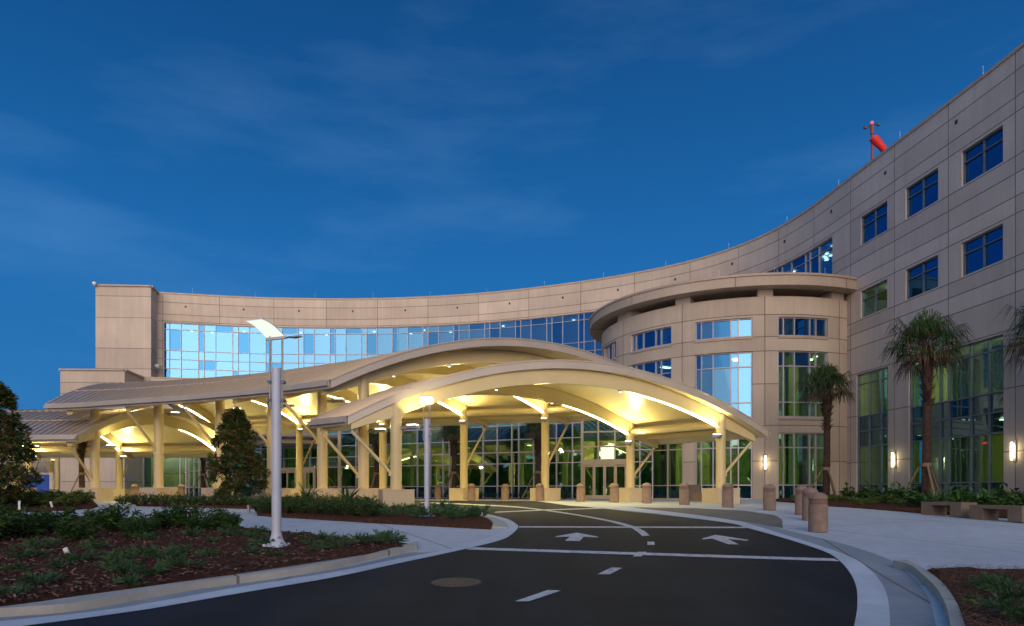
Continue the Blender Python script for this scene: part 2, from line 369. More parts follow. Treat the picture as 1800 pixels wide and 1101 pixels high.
def catmull(P, n=8):
    P = [Vector(p) for p in P]; out_ = []
    for i in range(len(P) - 1):
        p0 = P[i - 1] if i else P[0] * 2 - P[1]; p1, p2 = P[i], P[i + 1]; p3 = P[i + 2] if i + 2 < len(P) else P[-1] * 2 - P[-2]
        for k in range(n):
            t = k / n
            out_.append(.5 * ((2 * p1) + (p2 - p0) * t + (2 * p0 - 5 * p1 + 4 * p2 - p3) * t * t + (3 * p1 - p0 - 3 * p2 + p3) * t ** 3))
    out_.append(P[-1]); return out_
# ------------------------------------------------------------------ the sloping site
GP = [(-50, 0), (6, 0), (8, .02), (10, .10), (16.5, .45), (19, .57), (22, .66), (25, .755), (27, .82), (32, .90), (36, .935), (44, .945), (60, .96), (3000, .96)]
def G(y):
    for (a, za), (b, zb) in zip(GP, GP[1:]):
        if y <= b: return lerp(za, zb, (y - a) / (b - a)) if y > a else za
    return GP[-1][1]
def gp(px, py, h=0.0):
    k = (py - 866) / F; lo, hi = .5, 400.0
    for _ in range(60):
        m_ = (lo + hi) / 2
        if (CZ - G(m_) - h) / m_ > k: lo = m_
        else: hi = m_
    return Vector(((px - 900) / F * lo, lo))
def at(px, d): return Vector(((px - 900) / F * d, d))
def ground_poly(name, pts, dz, mat, skirt=0, kind='structure', step=1.0, parent=None, bump=0):
    bm = bmesh.new(); vs = [bm.verts.new((p[0], p[1], 0)) for p in pts]
    f = bm.faces.new(vs); f.normal_update()
    if f.normal.z < 0: f.normal_flip()
    bmesh.ops.triangulate(bm, faces=[f])
    ys = [p[1] for p in pts]; y = max(min(ys), 4); top = min(max(ys), 62)
    cuts = []
    while y < top: cuts.append(y); y += step
    cuts += [g[0] for g in GP if min(ys) < g[0] < max(ys)]
    for cy in cuts:
        bmesh.ops.bisect_plane(bm, geom=bm.verts[:] + bm.edges[:] + bm.faces[:], plane_co=(0, cy, 0), plane_no=(0, 1, 0), dist=1e-5)
    if bump:
        xs = [p[0] for p in pts]; x = max(min(xs), -20)
        while x < min(max(xs), 20):
            bmesh.ops.bisect_plane(bm, geom=bm.verts[:] + bm.edges[:] + bm.faces[:], plane_co=(x, 0, 0), plane_no=(1, 0, 0), dist=1e-5); x += .5
    be = [e for e in bm.edges if e.is_boundary]; bvs = {v for e in be for v in e.verts}
    if skirt:
        r = bmesh.ops.extrude_edge_only(bm, edges=be); low = {v for v in r['geom'] if isinstance(v, bmesh.types.BMVert)}
    else: low = set()
    for v in bm.verts:
        h = 0
        if bump and v not in low and v not in bvs: h = bump * (.5 + noise.noise(Vector((v.co.x * .6, v.co.y * .6, 3))) + .5 * noise.noise(Vector((v.co.x * 2.1, v.co.y * 2.1, 1))))
        v.co.z = G(v.co.y) + dz + h - (skirt if v in low else 0)
    bm.normal_update()
    me = bpy.data.meshes.new(name); bm.to_mesh(me); bm.free(); me.materials.append(MATS[mat])
    o = bpy.data.objects.new(name, me); C.objects.link(o)
    if parent: o.parent = parent
    if kind: o['kind'] = kind
    return o
def pxs(L, h=0, smooth=0):
    P = [gp(a, b, h) for a, b in L]
    return catmull(P, smooth) if smooth else P

# ================================================================== ground
ground_poly('ground', [(-1500, -60), (1500, -60), (1500, 2500), (-1500, 2500)], 0, 'earth')
ground_poly('plaza_paving', [(-30, -12), (24, -12), (24, 48), (8, 50), (-20, 62), (-60, 66), (-60, -12)], .004, 'concrete_plaza')
asL = [(57, 1101), (200, 1082), (433, 1043), (600, 1014), (700, 992), (800, 970.5), (877, 951.7), (900, 940), (910.7, 928), (906.7, 922), (890, 913), (860, 906), (833, 902.7)]
asR = [(1502, 1101), (1507, 1067), (1505, 1033), (1493, 1007), (1473, 985), (1447, 970), (1387, 950), (1313, 929), (1278, 920), (1139, 903), (1000, 889.7)]
V2 = lambda x, y: Vector((x, y))
def ext(P, k=4.0):
    d = (P[0] - P[1]).normalized(); return [P[0] + d * k * q for q in (1, .8, .6, .4, .2)] + P
left = ext(pxs(asL), 8)
island = [V2(-3.6, 28.6), V2(-5.4, 30.4), V2(-8.2, 32.2), V2(-12, 34), V2(-17, 36.2), V2(-26, 38)]
back = [V2(-26, 43.6), V2(-14, 42), V2(-7.7, 39.6), V2(-2.8, 37.5), V2(1.2, 36.0)]
right = ext(pxs(asR))[::-1]
lc = catmull(left, 6); rc = catmull(right, 6)
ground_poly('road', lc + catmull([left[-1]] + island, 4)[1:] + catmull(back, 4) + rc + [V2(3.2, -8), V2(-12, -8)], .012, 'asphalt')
def strip(a, b): return catmull(a, 6) + catmull(b, 6)[::-1]
bandL = [(0, 1095), (200, 1073), (433, 1032), (600, 1005), (700, 984), (816, 961.7), (867, 943), (888, 934), (895, 927), (888, 919), (873, 913), (850, 907), (826, 903.5)]
asL2 = [(57 - 100, 1114)] + asL[1:]
ground_poly('gutter_band', strip(ext(pxs(bandL), 8), ext(pxs(asL2), 7)), .017, 'white_band')
bandR = [(1565, 1101), (1562, 1063), (1553, 1033), (1533, 1007), (1500, 983), (1447, 963), (1380, 942), (1278, 914), (1139, 896.5), (1000, 886.5)]
asR2 = asR
ground_poly('gutter_band', strip(ext(pxs(bandR)), ext(pxs(asR2))), .017, 'white_band')
gutR = [(1645, 1101), (1632, 1052), (1606, 1018), (1585, 1000), (1562, 984), (1500, 962), (1447, 948), (1375, 931), (1290, 912), (1139, 893)]
ground_poly('gutter', strip(ext(pxs(gutR)), ext(pxs(bandR[:-1]))), .009, 'concrete_gutter')
gutL = [(0, 1086), (140, 1074.5), (333, 1040), (500, 1016), (600, 999), (720, 972)]
bandL3 = [(0, 1095), (200, 1073), (433, 1032), (600, 1005), (700, 984), (760, 972)]
ground_poly('gutter', strip(ext(pxs(gutL), 8), ext(pxs(bandL3), 8)), .009, 'concrete_gutter')
# kerbs (raised)
kT = [(0, 1067), (137, 1048), (400, 1012.5), (600, 983), (733, 958)]
kF = [(0, 1087), (140, 1075), (333, 1039.5), (500, 1015), (600, 998), (735, 960.5)]
ground_poly('kerb', strip(ext(pxs(kT, .11), 8), ext(pxs(kF), 8)), .11, 'concrete_kerb', skirt=.13)
kR1 = [(1570, 985), (1600, 993), (1622, 1010), (1648, 1036), (1664, 1067), (1671, 1101)]
kR2 = [(1592, 984), (1612, 993), (1637, 1008), (1662, 1030), (1682, 1060), (1697, 1101)]
ground_poly('kerb', strip(ext(pxs(kR1, .13)[::-1]), ext(pxs(kR2, .13)[::-1])), .13, 'concrete_kerb', skirt=.16)
# kerb round the island nose
nose1 = [(863, 926), (866, 919), (857, 911), (838, 905), (815, 902)]
nose0 = [(893, 927), (884, 916), (866, 909), (846, 904), (820, 900.5)]
ground_poly('kerb', strip(pxs(nose1, .04), pxs(nose0, .04)), .04, 'concrete_kerb', skirt=.05)
# planting beds
bedL_top = [(733, 958), (693, 952), (583, 943), (433, 928), (290, 916), (150, 908), (0, 903)]
bed1 = ground_poly('planting_bed', catmull(ext(pxs(kT, .10), 8), 4) + pxs(bedL_top[1:], .1) + [V2(-20, 21)] + [V2(-20, 7)], .10, 'mulch', skirt=.14, bump=.09)
ground_poly('planting_bed', pxs([(240, 887), (450, 892), (452, 903), (495, 906), (640, 914.5), (863, 926)], .08) + pxs([(866, 919), (857, 911), (838, 905), (815, 902)], .08) +
            [V2(-4.3, 28.2), V2(-6, 30.0), V2(-8.8, 31.7), V2(-12.2, 33.3), V2(-17.2, 35.4), V2(-20, 35.9)], .08, 'mulch', skirt=.1, bump=.05)
ground_poly('planting_bed', pxs([(-60, 897), (0, 897), (100, 895), (160, 891.5), (172, 888)], .08) + [V2(-22.5, 36.5), V2(-27, 39.5), V2(-45, 39.5)], .08, 'mulch', skirt=.1, bump=.05)
ground_poly('planting_bed', pxs([(1627, 1003), (1680, 1000), (1740, 1003), (1800, 1001), (2000, 1003)], .12) + [V2(12, 3), V2(4.3, 3)] + pxs(kR2[2:], .12)[::-1], .12, 'straw', skirt=.14, bump=.10)
bedR = pxs([(1364, 880.5), (1453, 888.5), (1533, 893.5), (1618, 900.5), (1700, 905), (1830, 913)], .05)
ground_poly('planting_bed', bedR + [V2(17.2, 15), V2(25.5, 15), V2(24.2, 36), V2(21.6, 43.2), V2(16.6, 43.0)], .05, 'mulch', skirt=.06, bump=.06)
ground_poly('planting_bed', [V2(-10, 52.4), V2(-2.5, 48.9), V2(4.6, 45.6), V2(4.6, 44.2), V2(-2.5, 46.9), V2(-10, 50.0)], .05, 'mulch', skirt=.06)
# paver band
ground_poly('paver_band', pxs([(1111, 892.5), (1222, 894), (1305, 898), (1361, 906), (1375, 914), (1376, 929), (1333, 922), (1250, 910.6), (1139, 896.5)]), .010, 'pavers')
# belt of trees behind the photographer (seen mirrored in the ground floor glass)
def treeline():
    r = random.Random(9); v = []; f = []; n = 150
    for k in range(n):
        a = R(lerp(133, 390, k / (n - 1))); rad = 78 + r.uniform(-6, 6); hh = 10.8 + 2.0 * math.sin(k * .35) + r.uniform(-1.6, 1.8)
        c = Vector((rad * math.cos(a), rad * math.sin(a) - 4, 0))
        for q in range(110):
            p = c + Vector((r.gauss(0, 1.7), r.gauss(0, 1.7), hh * (r.random() ** .6))); d = Vector((r.gauss(0, 1), r.gauss(0, 1), r.gauss(0, 1))).normalized(); e = d.orthogonal().normalized(); g = d.cross(e); s_ = r.uniform(.6, 1.5); b = len(v)
            v.extend([tuple(p + e * s_), tuple(p + g * s_), tuple(p - e * s_), tuple(p - g * s_)]); f.append((b, b + 1, b + 2, b + 3))
    me = bpy.data.meshes.new('treeline'); me.from_pydata(v, [], f); me.materials.append(MATS['leaf_dark']); o = bpy.data.objects.new('treeline', me); C.objects.link(o); o['kind'] = 'stuff'
    tag(o, 'dark belt of trees beyond the site, seen only in reflections', 'treeline')
treeline()
# painted markings
def mark(L, nm='lane_marking', h=.021): return ground_poly(nm, pxs(L), h, 'paint_white')
mark([(912, 926.6), (1306, 927.6), (1313, 930), (912, 929)], 'stop_line')
mark([(826, 964), (1466, 984), (1476, 989), (820, 968)], 'stop_line')
cl0 = [(740, 884.2), (800, 886), (867, 889.3), (933, 894.2), (1017, 906), (1100, 922.5), (1130, 934), (1142, 943.5)]
cl1 = [(740, 885.4), (800, 887.3), (867, 890.8), (933, 895.9), (1017, 908.3), (1097, 926), (1119, 936), (1129, 944.5)][::1]
ground_poly('lane_marking', strip(pxs(cl0), [gp(*q) for q in cl1]), .024, 'paint_white')
mark([(838, 902.2), (957, 896.9), (1075, 893.2), (1078, 894.6), (957, 898.5), (838, 904)])
mark([(1138, 954), (1150, 954), (1151, 960), (1138, 960)])
mark([(1122, 972.5), (1137, 972.5), (1127, 981), (1112, 981)], h=.025)
mark([(1050, 1012), (1072, 1012), (1094, 1000.7), (1075, 1000)])
mark([(905, 1060), (930, 1060), (986, 1041), (963, 1040)])
mark([(1014, 938), (1052, 945.6), (1050, 946.8), (1026, 945.4), (1019, 953), (993, 952.5), (1002, 945), (977, 946), (976, 944.8)], 'arrow_marking')
mark([(1257, 942), (1316, 951), (1313, 952.6), (1279, 949), (1299, 959), (1280, 958.6), (1252, 948.6), (1236, 950), (1234, 948.6)], 'arrow_marking')

# ================================================================== facade tools
class Path:
    def __init__(s, pts, smooth=0):
        P = [Vector((p[0], p[1])) for p in pts]
        if smooth:
            Q = s.resample(P, 1.0)
            for _ in range(smooth):
                Q = [Q[0]] + [(Q[i - 1] + Q[i] * 2 + Q[i + 1]) / 4 for i in range(1, len(Q) - 1)] + [Q[-1]]
            P = Q
        s.P = P; s.c = [0]
        for a, b in zip(P, P[1:]): s.c.append(s.c[-1] + (b - a).length)
        s.L = s.c[-1]
    def resample(s, P, st):
        c = [0]
        for a, b in zip(P, P[1:]): c.append(c[-1] + (b - a).length)
        n = int(c[-1] / st); o = []; j = 0
        for k in range(n + 1):
            t = c[-1] * k / n
            while j < len(P) - 2 and c[j + 1] < t: j += 1
            o.append(P[j].lerp(P[j + 1], (t - c[j]) / max(c[j + 1] - c[j], 1e-6)))
        return o
    def seg(s, t):
        j = 0
        lo, hi = 0, len(s.P) - 2
        while lo < hi:
            m_ = (lo + hi + 1) // 2
            if s.c[m_] <= t: lo = m_
            else: hi = m_ - 1
        return lo
    def pt(s, t, off=0):
        j = s.seg(t); a, b = s.P[j], s.P[j + 1]; p = a + (b - a) * ((t - s.c[j]) / (s.c[j + 1] - s.c[j]))
        if off: p = p + s.nr(t) * off
        return p
    def nr(s, t):
        a = s.P[s.seg(max(t - .5, 0))]; b = s.P[s.seg(min(t + .5, s.L)) + 1]; d = (b - a).normalized()
        return Vector((d.y, -d.x))
    def spx(s, px):
        best = None
        for j, (a, b) in enumerate(zip(s.P, s.P[1:])):
            k = (px - 900) / F; fa = a.x - k * a.y; fb = b.x - k * b.y
            if (fa <= 0 < fb) or (fb <= 0 < fa):
                u = fa / (fa - fb); t = s.c[j] + u * (s.c[j + 1] - s.c[j]); d = lerp(a.y, b.y, u)
                if best is None or d < best[1]: best = (t, d)
        return best[0] if best else None
def wallmesh(mb, path, s0, s1, z0, z1, ops, depth=.3, mi=0, step=1.0, off=0):
    S = {s0, s1}; Z = {z0, z1}
    for o in ops: S |= {max(s0, min(s1, o[0])), max(s0, min(s1, o[1]))}; Z |= {o[2], o[3]}
    t = s0
    while t < s1: S.add(t); t += step
    S = sorted(S); S = [S[0]] + [b for a, b in zip(S, S[1:]) if b - a > 1e-4]; Z = sorted(z for z in Z if z0 <= z <= z1)
    p3 = lambda s_, h, o=0: (*path.pt(s_, off + o), h + CZ)
    for a, b in zip(S, S[1:]):
        for c, d in zip(Z, Z[1:]):
            m_ = ((a + b) / 2, (c + d) / 2)
            if any(o[0] < m_[0] < o[1] and o[2] < m_[1] < o[3] for o in ops): continue
            mb.quad(p3(a, c), p3(b, c), p3(b, d), p3(a, d), mi, [(a, c), (b, c), (b, d), (a, d)])
        for o in ops:
            if o[0] - 1e-4 <= a and b <= o[1] + 1e-4:
                for zz, fl in ((o[2], 0), (o[3], 1)):
                    if zz <= z0 + .01: continue
                    q = [p3(a, zz), p3(b, zz), p3(b, zz, -depth), p3(a, zz, -depth)]
                    mb.quad(*q, mi, [(a + .1, zz + .3)] * 4)
    for o in ops:
        for ss in (o[0], o[1]):
            if s0 < ss < s1: mb.quad(p3(ss, o[2]), p3(ss, o[3]), p3(ss, o[3], -depth), p3(ss, o[2], -depth), mi, [(ss + .3, o[2]), (ss + .3, o[3]), (ss + .3, o[3]), (ss + .3, o[2])])
def window(path, s0, s1, z0, z1, vs, hs, parent, depth=.18, pane=lambda i, j, a, b, c, d: 0, mats=('glass_green',), frame='mullion', fw=.07, name='window', maxseg=2.0, off=0, outer=True, paneobj=True, tilt=.0016):
    fr = MB(); pn = MB()
    vs = [v for v in sorted(set([s0, s1] + [v for v in vs if s0 < v < s1]))]
    hs = sorted(set([z0, z1] + [h for h in hs if z0 < h < z1]))
    P = lambda s_, h, o=0: Vector((*path.pt(min(max(s_, .001), path.L - .001), off - depth + o), h + CZ))
    for i, v in enumerate(vs):
        e = i in (0, len(vs) - 1); n_ = path.nr(v)
        sh = (fw / 2 if i == 0 else -fw / 2) if e else 0
        fr.bar(P(v + sh, z0, .0), P(v + sh, z1, .0), fw, .14, (n_.x, n_.y, 0))
    for h in hs:
        sh = fw / 2 if h == hs[0] else (-fw / 2 if h == hs[-1] else 0)
        for a, b in zip(vs, vs[1:]):
            k = max(1, int((b - a) / maxseg))
            for q in range(k):
                fr.bar(P(lerp(a, b, q / k), h + sh, -.006), P(lerp(a, b, (q + 1) / k), h + sh, -.006), .13, fw - .004)
    for i, (a, b) in enumerate(zip(vs, vs[1:])):
        for j, (c, d) in enumerate(zip(hs, hs[1:])):
            t1 = rnd.uniform(-1, 1) * tilt * (b - a); t2 = rnd.uniform(-1, 1) * tilt * (d - c)
            pn.quad(P(a, c, -.03 + t1 + t2), P(b, c, -.03 - t1 + t2), P(b, d, -.03 - t1 - t2), P(a, d, -.03 + t1 - t2), pane(i, j, a, b, c, d))
    f = fr.build(name, frame, parent)
    pn.build('pane', list(mats), f)
    return f

HB = thing('hospital_building', 'long curved beige precast hospital with blue glass band and round tower', 'hospital', (0, 0, 0))
roofpts = [(450, 525.8), (600, 528.0), (664, 527.4), (767, 523.6), (864, 516.7), (961, 505.9), (1062, 492), (1162, 474), (1222, 461), (1300, 436), (1368, 407), (1439, 359.5), (1472, 333), (1514, 299.8), (1572, 258), (1629, 213), (1689, 168.5), (1778, 100), (1800, 83.5)]
HR = 20.2
wp = [(-36.2, 69.2)] + [tuple(at(px, F * HR / (866 - y))) for px, y in roofpts]
wp += [(23.35, 26), (23.6, 18), (23.8, 10)]
WING = Path(wp, 12)
def sp(px): return WING.spx(px)
# openings on the wing
band = (sp(287), sp(1463), 11.6, 17.3)
ups = []
for a, b in ((1513, 1559.5), (1591.5, 1649), (1690, 1763)):
    ups.append((sp(a), sp(b), 15.55, 17.3)); ups.append((sp(a), sp(b), 10.95, 12.66))
wl = ups[4][1] - ups[4][0]; gap = ups[4][0] - ups[2][0]
ups.append((ups[4][0] + gap, ups[4][1] + gap, 15.55, 17.3)); ups.append((ups[4][0] + gap, ups[4][1] + gap, 10.95, 12.66))
big = [(sp(1505), sp(1561), -.45, 7.46), (sp(1597), sp(1764), -.45, 7.46)]
bl = big[1][1] - big[1][0]
big.append((big[1][1] + 2.3, min(big[1][1] + 2.3 + bl, WING.L - .5), -.45, 7.46))
mb = MB(); wallmesh(mb, WING, 0.01, 59.53, -1.0, HR, [band], .22); mb.build('wall', 'precast', HB)
mb = MB(); wallmesh(mb, WING, 59.53, WING.L - .01, -1.0, HR, [band] + ups + big, .22); mb.build('wall', 'precast_wing', HB)
mb = MB(); t = 0
while t < WING.L - 1:
    a, b = WING.pt(t + .001), WING.pt(min(t + 1, WING.L - .01)); na, nb_ = WING.nr(t), WING.nr(min(t + 1, WING.L - .01))
    for o0, o1 in ((.06, -.5),):
        A = [(*(a + na * o0), HR + CZ), (*(b + nb_ * o0), HR + CZ), (*(b + nb_ * o1), HR + CZ), (*(a + na * o1), HR + CZ)]
        B = [(x, y, z + .16) for x, y, z in A]
        mb.add(A + B, [(3, 2, 1, 0), (4, 5, 6, 7), (0, 1, 5, 4), (2, 3, 7, 6)])
    t += 1
mb.build('coping', 'coping', HB)
# roof deck behind the parapet and slab levels, back walls
def slab(mb, path, s0, s1, h, th, inn, out_=-.24, mi=0, step=2):
    t = s0
    while t < s1 - .01:
        t2 = min(t + step, s1); a, b = path.pt(t, out_), path.pt(t2, out_); c, d = path.pt(t2, -inn), path.pt(t, -inn)
        A = [(*p, h + CZ - th) for p in (a, b, c, d)]; B = [(*p, h + CZ) for p in (a, b, c, d)]
        mb.add(A + B, [(3, 2, 1, 0), (4, 5, 6, 7), (0, 1, 5, 4), (2, 3, 7, 6), (1, 2, 6, 5), (3, 0, 4, 7)], mi); t = t2
mb = MB(); slab(mb, WING, .5, WING.L - .5, 19.6, .3, 14); mb.build('roof', 'roof_metal', HB)
mb = MB()
for h in (13.35, 8.9, 4.6): slab(mb, WING, .5, WING.L - .5, h, .8 if h == 4.6 else .5, 7.5)
mb.build('floor_slab', 'interior_ceiling', HB)
mb = MB(); slab(mb, WING, .5, WING.L - .5, -.44, .2, 7.5); mb.build('ground_slab', 'interior_floor', HB)
def backwall(mb, path, s0, s1, z0, z1, inn, mis=(0,), step=2.0, jit=0):
    t = s0
    while t < s1 - .01:
        t2 = min(t + step, s1); o1 = inn + rnd.uniform(0, jit)
        a, b = path.pt(t, -o1), path.pt(t2, -o1); mi = mis[rnd.randrange(len(mis))]
        mb.quad((*a, z0 + CZ), (*b, z0 + CZ), (*b, z1 + CZ), (*a, z1 + CZ), mi)
        if jit: mb.quad((*b, z0 + CZ), (*path.pt(t2, -inn - jit), z0 + CZ), (*path.pt(t2, -inn - jit), z1 + CZ), (*b, z1 + CZ), mi)
        t = t2
mb = MB()
backwall(mb, WING, .5, WING.L - .5, 8.9, 19.5, 5.5, (1, 1, 2), 3)
s_r = sp(1490)
backwall(mb, WING, s_r, WING.L - .6, 4.6, 8.5, 5.0, (0, 1, 2, 1), 2.2, .8)
backwall(mb, WING, s_r, WING.L - .6, -.44, 4.1, 5.0, (1, 2, 0, 2), 2.2, 1.2)
backwall(mb, WING, .5, s_r, -.44, 8.5, 5.0, (1, 0, 1), 2.5)
mb.build('interior_wall', ['interior_yellow', 'interior_green', 'interior_dark'], HB)
# ceiling lights
mb = MB(); ms = MB()
def cpanel(path, s, inn, h, w_=1.1, d_=.5, target=None):
    p = path.pt(s, -inn); n_ = path.nr(s); (target or mb).box((p.x, p.y, h + CZ - .04), (w_, d_, .05), math.atan2(n_.y, n_.x) + math.pi / 2)
t = s_r + 1.2
while t < WING.L - 2:
    if rnd.random() < .85: cpanel(WING, t, 2.5, 8.36)
    if rnd.random() < .6: cpanel(WING, t, 3.0, 3.76, .9)
    t += 2.1
for a in (sp(1536),): cpanel(WING, a, 1.8, 13.2 - .4 + .02, 1.6, .6)
mb.build('ceiling_light', 'ceiling_panel', HB)
t = sp(320)
while t < sp(1455):
    for _ in range(1): cpanel(WING, t + rnd.uniform(-.8, .8), rnd.uniform(1.0, 3.4), 17.2, .22, .22, ms)
    t += rnd.uniform(1.8, 3.6)
for k in range(8): cpanel(WING, sp(rnd.uniform(1370, 1455)), rnd.uniform(.8, 2), 17.2, .2, .2, ms)
ms.build('downlight', 'ceiling_spot', HB)
mb = MB(); slab(mb, WING, .5, sp(1480), 17.6, .35, 5.5); mb.build('ceiling', 'interior_ceiling', HB)
# mullion patterns
def pat(s0, s1, seq, start=0):
    v = []; s = s0; i = start
    while s < s1: v.append(s); s += seq[i % len(seq)]; i += 1
    return v
seqB = [.55, 1.1, 1.65]
bv = pat(band[0], band[1], seqB)
def paneB(i, j, a, b, c, d):
    k = i % 6; j = {0: 0, 1: 1, 2: 2, 3: 3, 4: 4}.get(j, 4)   # j 0 bottom .. 4 top
    if (k == 1 and j == 3) or (k == 3 and j in (3, 4)) or (k == 5 and j == 4) or (k in (3, 4) and j == 1) or (k == 0 and j == 0): return 1
    return 0
window(WING, band[0], band[1], band[2], band[3], bv, [12.65, 13.6, 14.5, 16.65], HB, .16, paneB, ('glass_band', 'glass_dark'), 'mullion', .06, 'curtain_wall')
for k, o in enumerate(ups):
    a, b, c, d = o; vs = [lerp(a, b, .3), lerp(a, b, .5)]
    f = window(WING, a, b, c, d, [lerp(a, b, .5)], [lerp(c, d, .66)], HB, .17, lambda i, j, *z: 1 if (i + j) % 3 == 0 else 0,
           ('glass_wing', 'glass_wing') if k == 1 else ('glass_dark', 'glass_dark'), 'mullion_dark', .06)
def paneBig(i, j, a, b, c, d):
    if c < .3: return 1
    if 2.8 < c < 4.7: return 1
    return 0
for o in big:
    window(WING, *o, pat(o[0], o[1], [1.15, 1.15, .6, 1.5, 1.15, 1.15, 1.9]), [.50, 2.86, 3.84, 4.78, 6.83], HB, .17, paneBig, ('glass_green', 'glass_spandrel'), 'mullion_dark', .075)
# things seen inside: framed pictures, wall lamps
mb = MB(); ml = MB()
for px_, h_, w_, hh in ((1655, 5.75, 1.1, 1.2), (1672, 5.8, .9, 1.3)):
    s = sp(px_); p = WING.pt(s, -4.85); n_ = WING.nr(s); mb.box((p.x, p.y, h_ + CZ), (w_, .06, hh), math.atan2(n_.y, n_.x) + math.pi / 2)
mb.build('framed_picture', 'picture_dark', HB)
for px_, h_ in ((1690, 6.1), (1662, 2.2), (1640, 2.0)):
    s = sp(px_); p = WING.pt(s, -4.7); ml.tube([(p.x, p.y, h_ + CZ - .45), (p.x, p.y, h_ + CZ + .45)], .07, 10)
ml.build('wall_lamp', 'lamp_warm', HB)
# scuppers and rods on the parapet
mb = MB(); t = 2.9
while t < WING.L - 3:
    p = WING.pt(t, .0); n_ = WING.nr(t); mb.box((p.x, p.y, 19.0 + CZ), (.16, .06, .2), math.atan2(n_.y, n_.x) + math.pi / 2); t += 5.6
mb.build('scupper', 'dark_metal', HB)
mb = MB(); t = 3.5
while t < WING.L - 3:
    p = WING.pt(t, -.2); mb.tube([(p.x, p.y, HR + CZ + .1), (p.x, p.y, HR + CZ + .75)], .008, 5); t += 6.1
for th in range(-40, 50, 18):
    a = R(th - 90); mb.tube([(17.2 + 10.6 * math.cos(a), 53.4 + 10.6 * math.sin(a), 13.6 + CZ), (17.2 + 10.6 * math.cos(a), 53.4 + 10.6 * math.sin(a), 14.2 + CZ)], .008, 5)
mb.build('lightning_rod', 'white_plastic', HB)

# ---- left stair block and low block
def prismwall(name, pts, z0, z1, mat, parent, cop=True):
    mb = MB(); s = 0
    for a, b in zip(pts, pts[1:]):
        a, b = Vector(a), Vector(b); L_ = (b - a).length
        mb.quad((*a, z0 + CZ), (*b, z0 + CZ), (*b, z1 + CZ), (*a, z1 + CZ), 0, [(s, z0), (s + L_, z0), (s + L_, z1), (s, z1)]); s += L_
    o = mb.build(name, mat, parent)
    m2 = MB(); m2.add([(*p, z1 + CZ - .02) for p in pts], [tuple(range(len(pts)))]); m2.build('roof', 'roof_metal', parent)
    if cop:
        m3 = MB()
        for a, b in zip(pts, pts[1:]): m3.bar((*a, z1 + CZ + .06), (*b, z1 + CZ + .06), .36, .14)
        m3.build('coping', 'coping', parent)
    return o
x0, x1 = at(168, 66.6), at(265.5, 66.9)
prismwall('block_wall', [(x0.x - .6, 78), x0, x1, (-36.0, 69.4), (-36.0, 80)], -1, 20.15, 'precast_block', HB)
y0, y1 = at(106, 62), at(219, 62.2)
prismwall('block_wall', [(y0.x - .6, 74), y0, y1, (-35.9, 66.3), (-35.9, 69)], -1, 11.1, 'precast_block', HB)
POD = Path([(-35.95, 66.3), (-31, 67.4), (-24, 68.3), (-15, 68.7), (-7, 68.3), (0, 66.6), (7, 63.2)], 4)
pg = (POD.spx(251), POD.spx(377), -.45, 4.3)
mb = MB(); wallmesh(mb, POD, .01, POD.L - .01, -1, 11.15, [pg], .25); mb.build('podium_wall', 'precast', HB)
mb = MB(); slab(mb, POD, 0.01, POD.L - .02, 11.27, .12, .5, .05); mb.build('coping', 'coping', HB)
mb = MB(); slab(mb, POD, 0.01, POD.L - .02, 10.9, .12, 3.5, -.3); mb.build('roof', 'roof_metal', HB)
window(POD, *pg, pat(pg[0], pg[1], [1.4, 1.9, .55, 1.6, 1.2]), [.5, 3.5], HB, .2, lambda i, j, *z: 1 if j == 0 else 0, ('glass_green', 'glass_spandrel'), 'mullion', .08)
mb = MB(); backwall(mb, POD, .3, 16, -.44, 4.3, 3.2, (0, 1, 2, 1), 1.6, .8); mb.build('interior_wall', ['interior_yellow', 'interior_green', 'interior_dark'], HB)
mb = MB(); slab(mb, POD, .3, 16, 4.5, .1, 4.2, -.35); slab(mb, POD, .3, 16, -.42, .1, 4.2, -.35); mb.build('ceiling', 'interior_ceiling', HB)
mb = MB()
for t in (1.5, 4, 6.6): cpanel(POD, t, 1.8, 4.36, 1.3, .5)
mb.build('ceiling_light', 'ceiling_panel', HB)

# ---- round tower
DC = Vector((17.2, 53.4)); DR = 10.1
def dpt(a, r=DR): return DC + Vector((math.cos(a), math.sin(a))) * r
a0, a1 = R(-215), R(-28)
DP = Path([dpt(a0 + (a1 - a0) * k / 150) for k in range(151)])
def dsp(px): return DP.spx(px)
bays = [(dsp(1062), dsp(1083)), (dsp(1109), dsp(1180)), (dsp(1221.5), dsp(1323)), (dsp(1368), dsp(1455.5))]
ops = []
for b in bays:
    ops += [(b[0], b[1], 9.96, 11.15), (b[0], b[1], 4.80, 9.0)]
ops += [(bays[2][0], bays[2][1], -.45, 3.8), (bays[3][0], bays[3][1], -.45, 3.8), (dsp(1122), dsp(1200), -.45, 4.2)]
js = dsp(1344.5) - dsp(1199)
precast('precast_drum', (.50, .41, .32), (.63, .52, .415), [11.3, 9.9, 8.99, 6.9, 4.25, 2.0], js, dsp(1344.5))
mb = MB(); wallmesh(mb, DP, .01, DP.L - .01, -1, 12.45, ops, .26, step=.5); mb.build('tower_wall', 'precast_drum', HB)
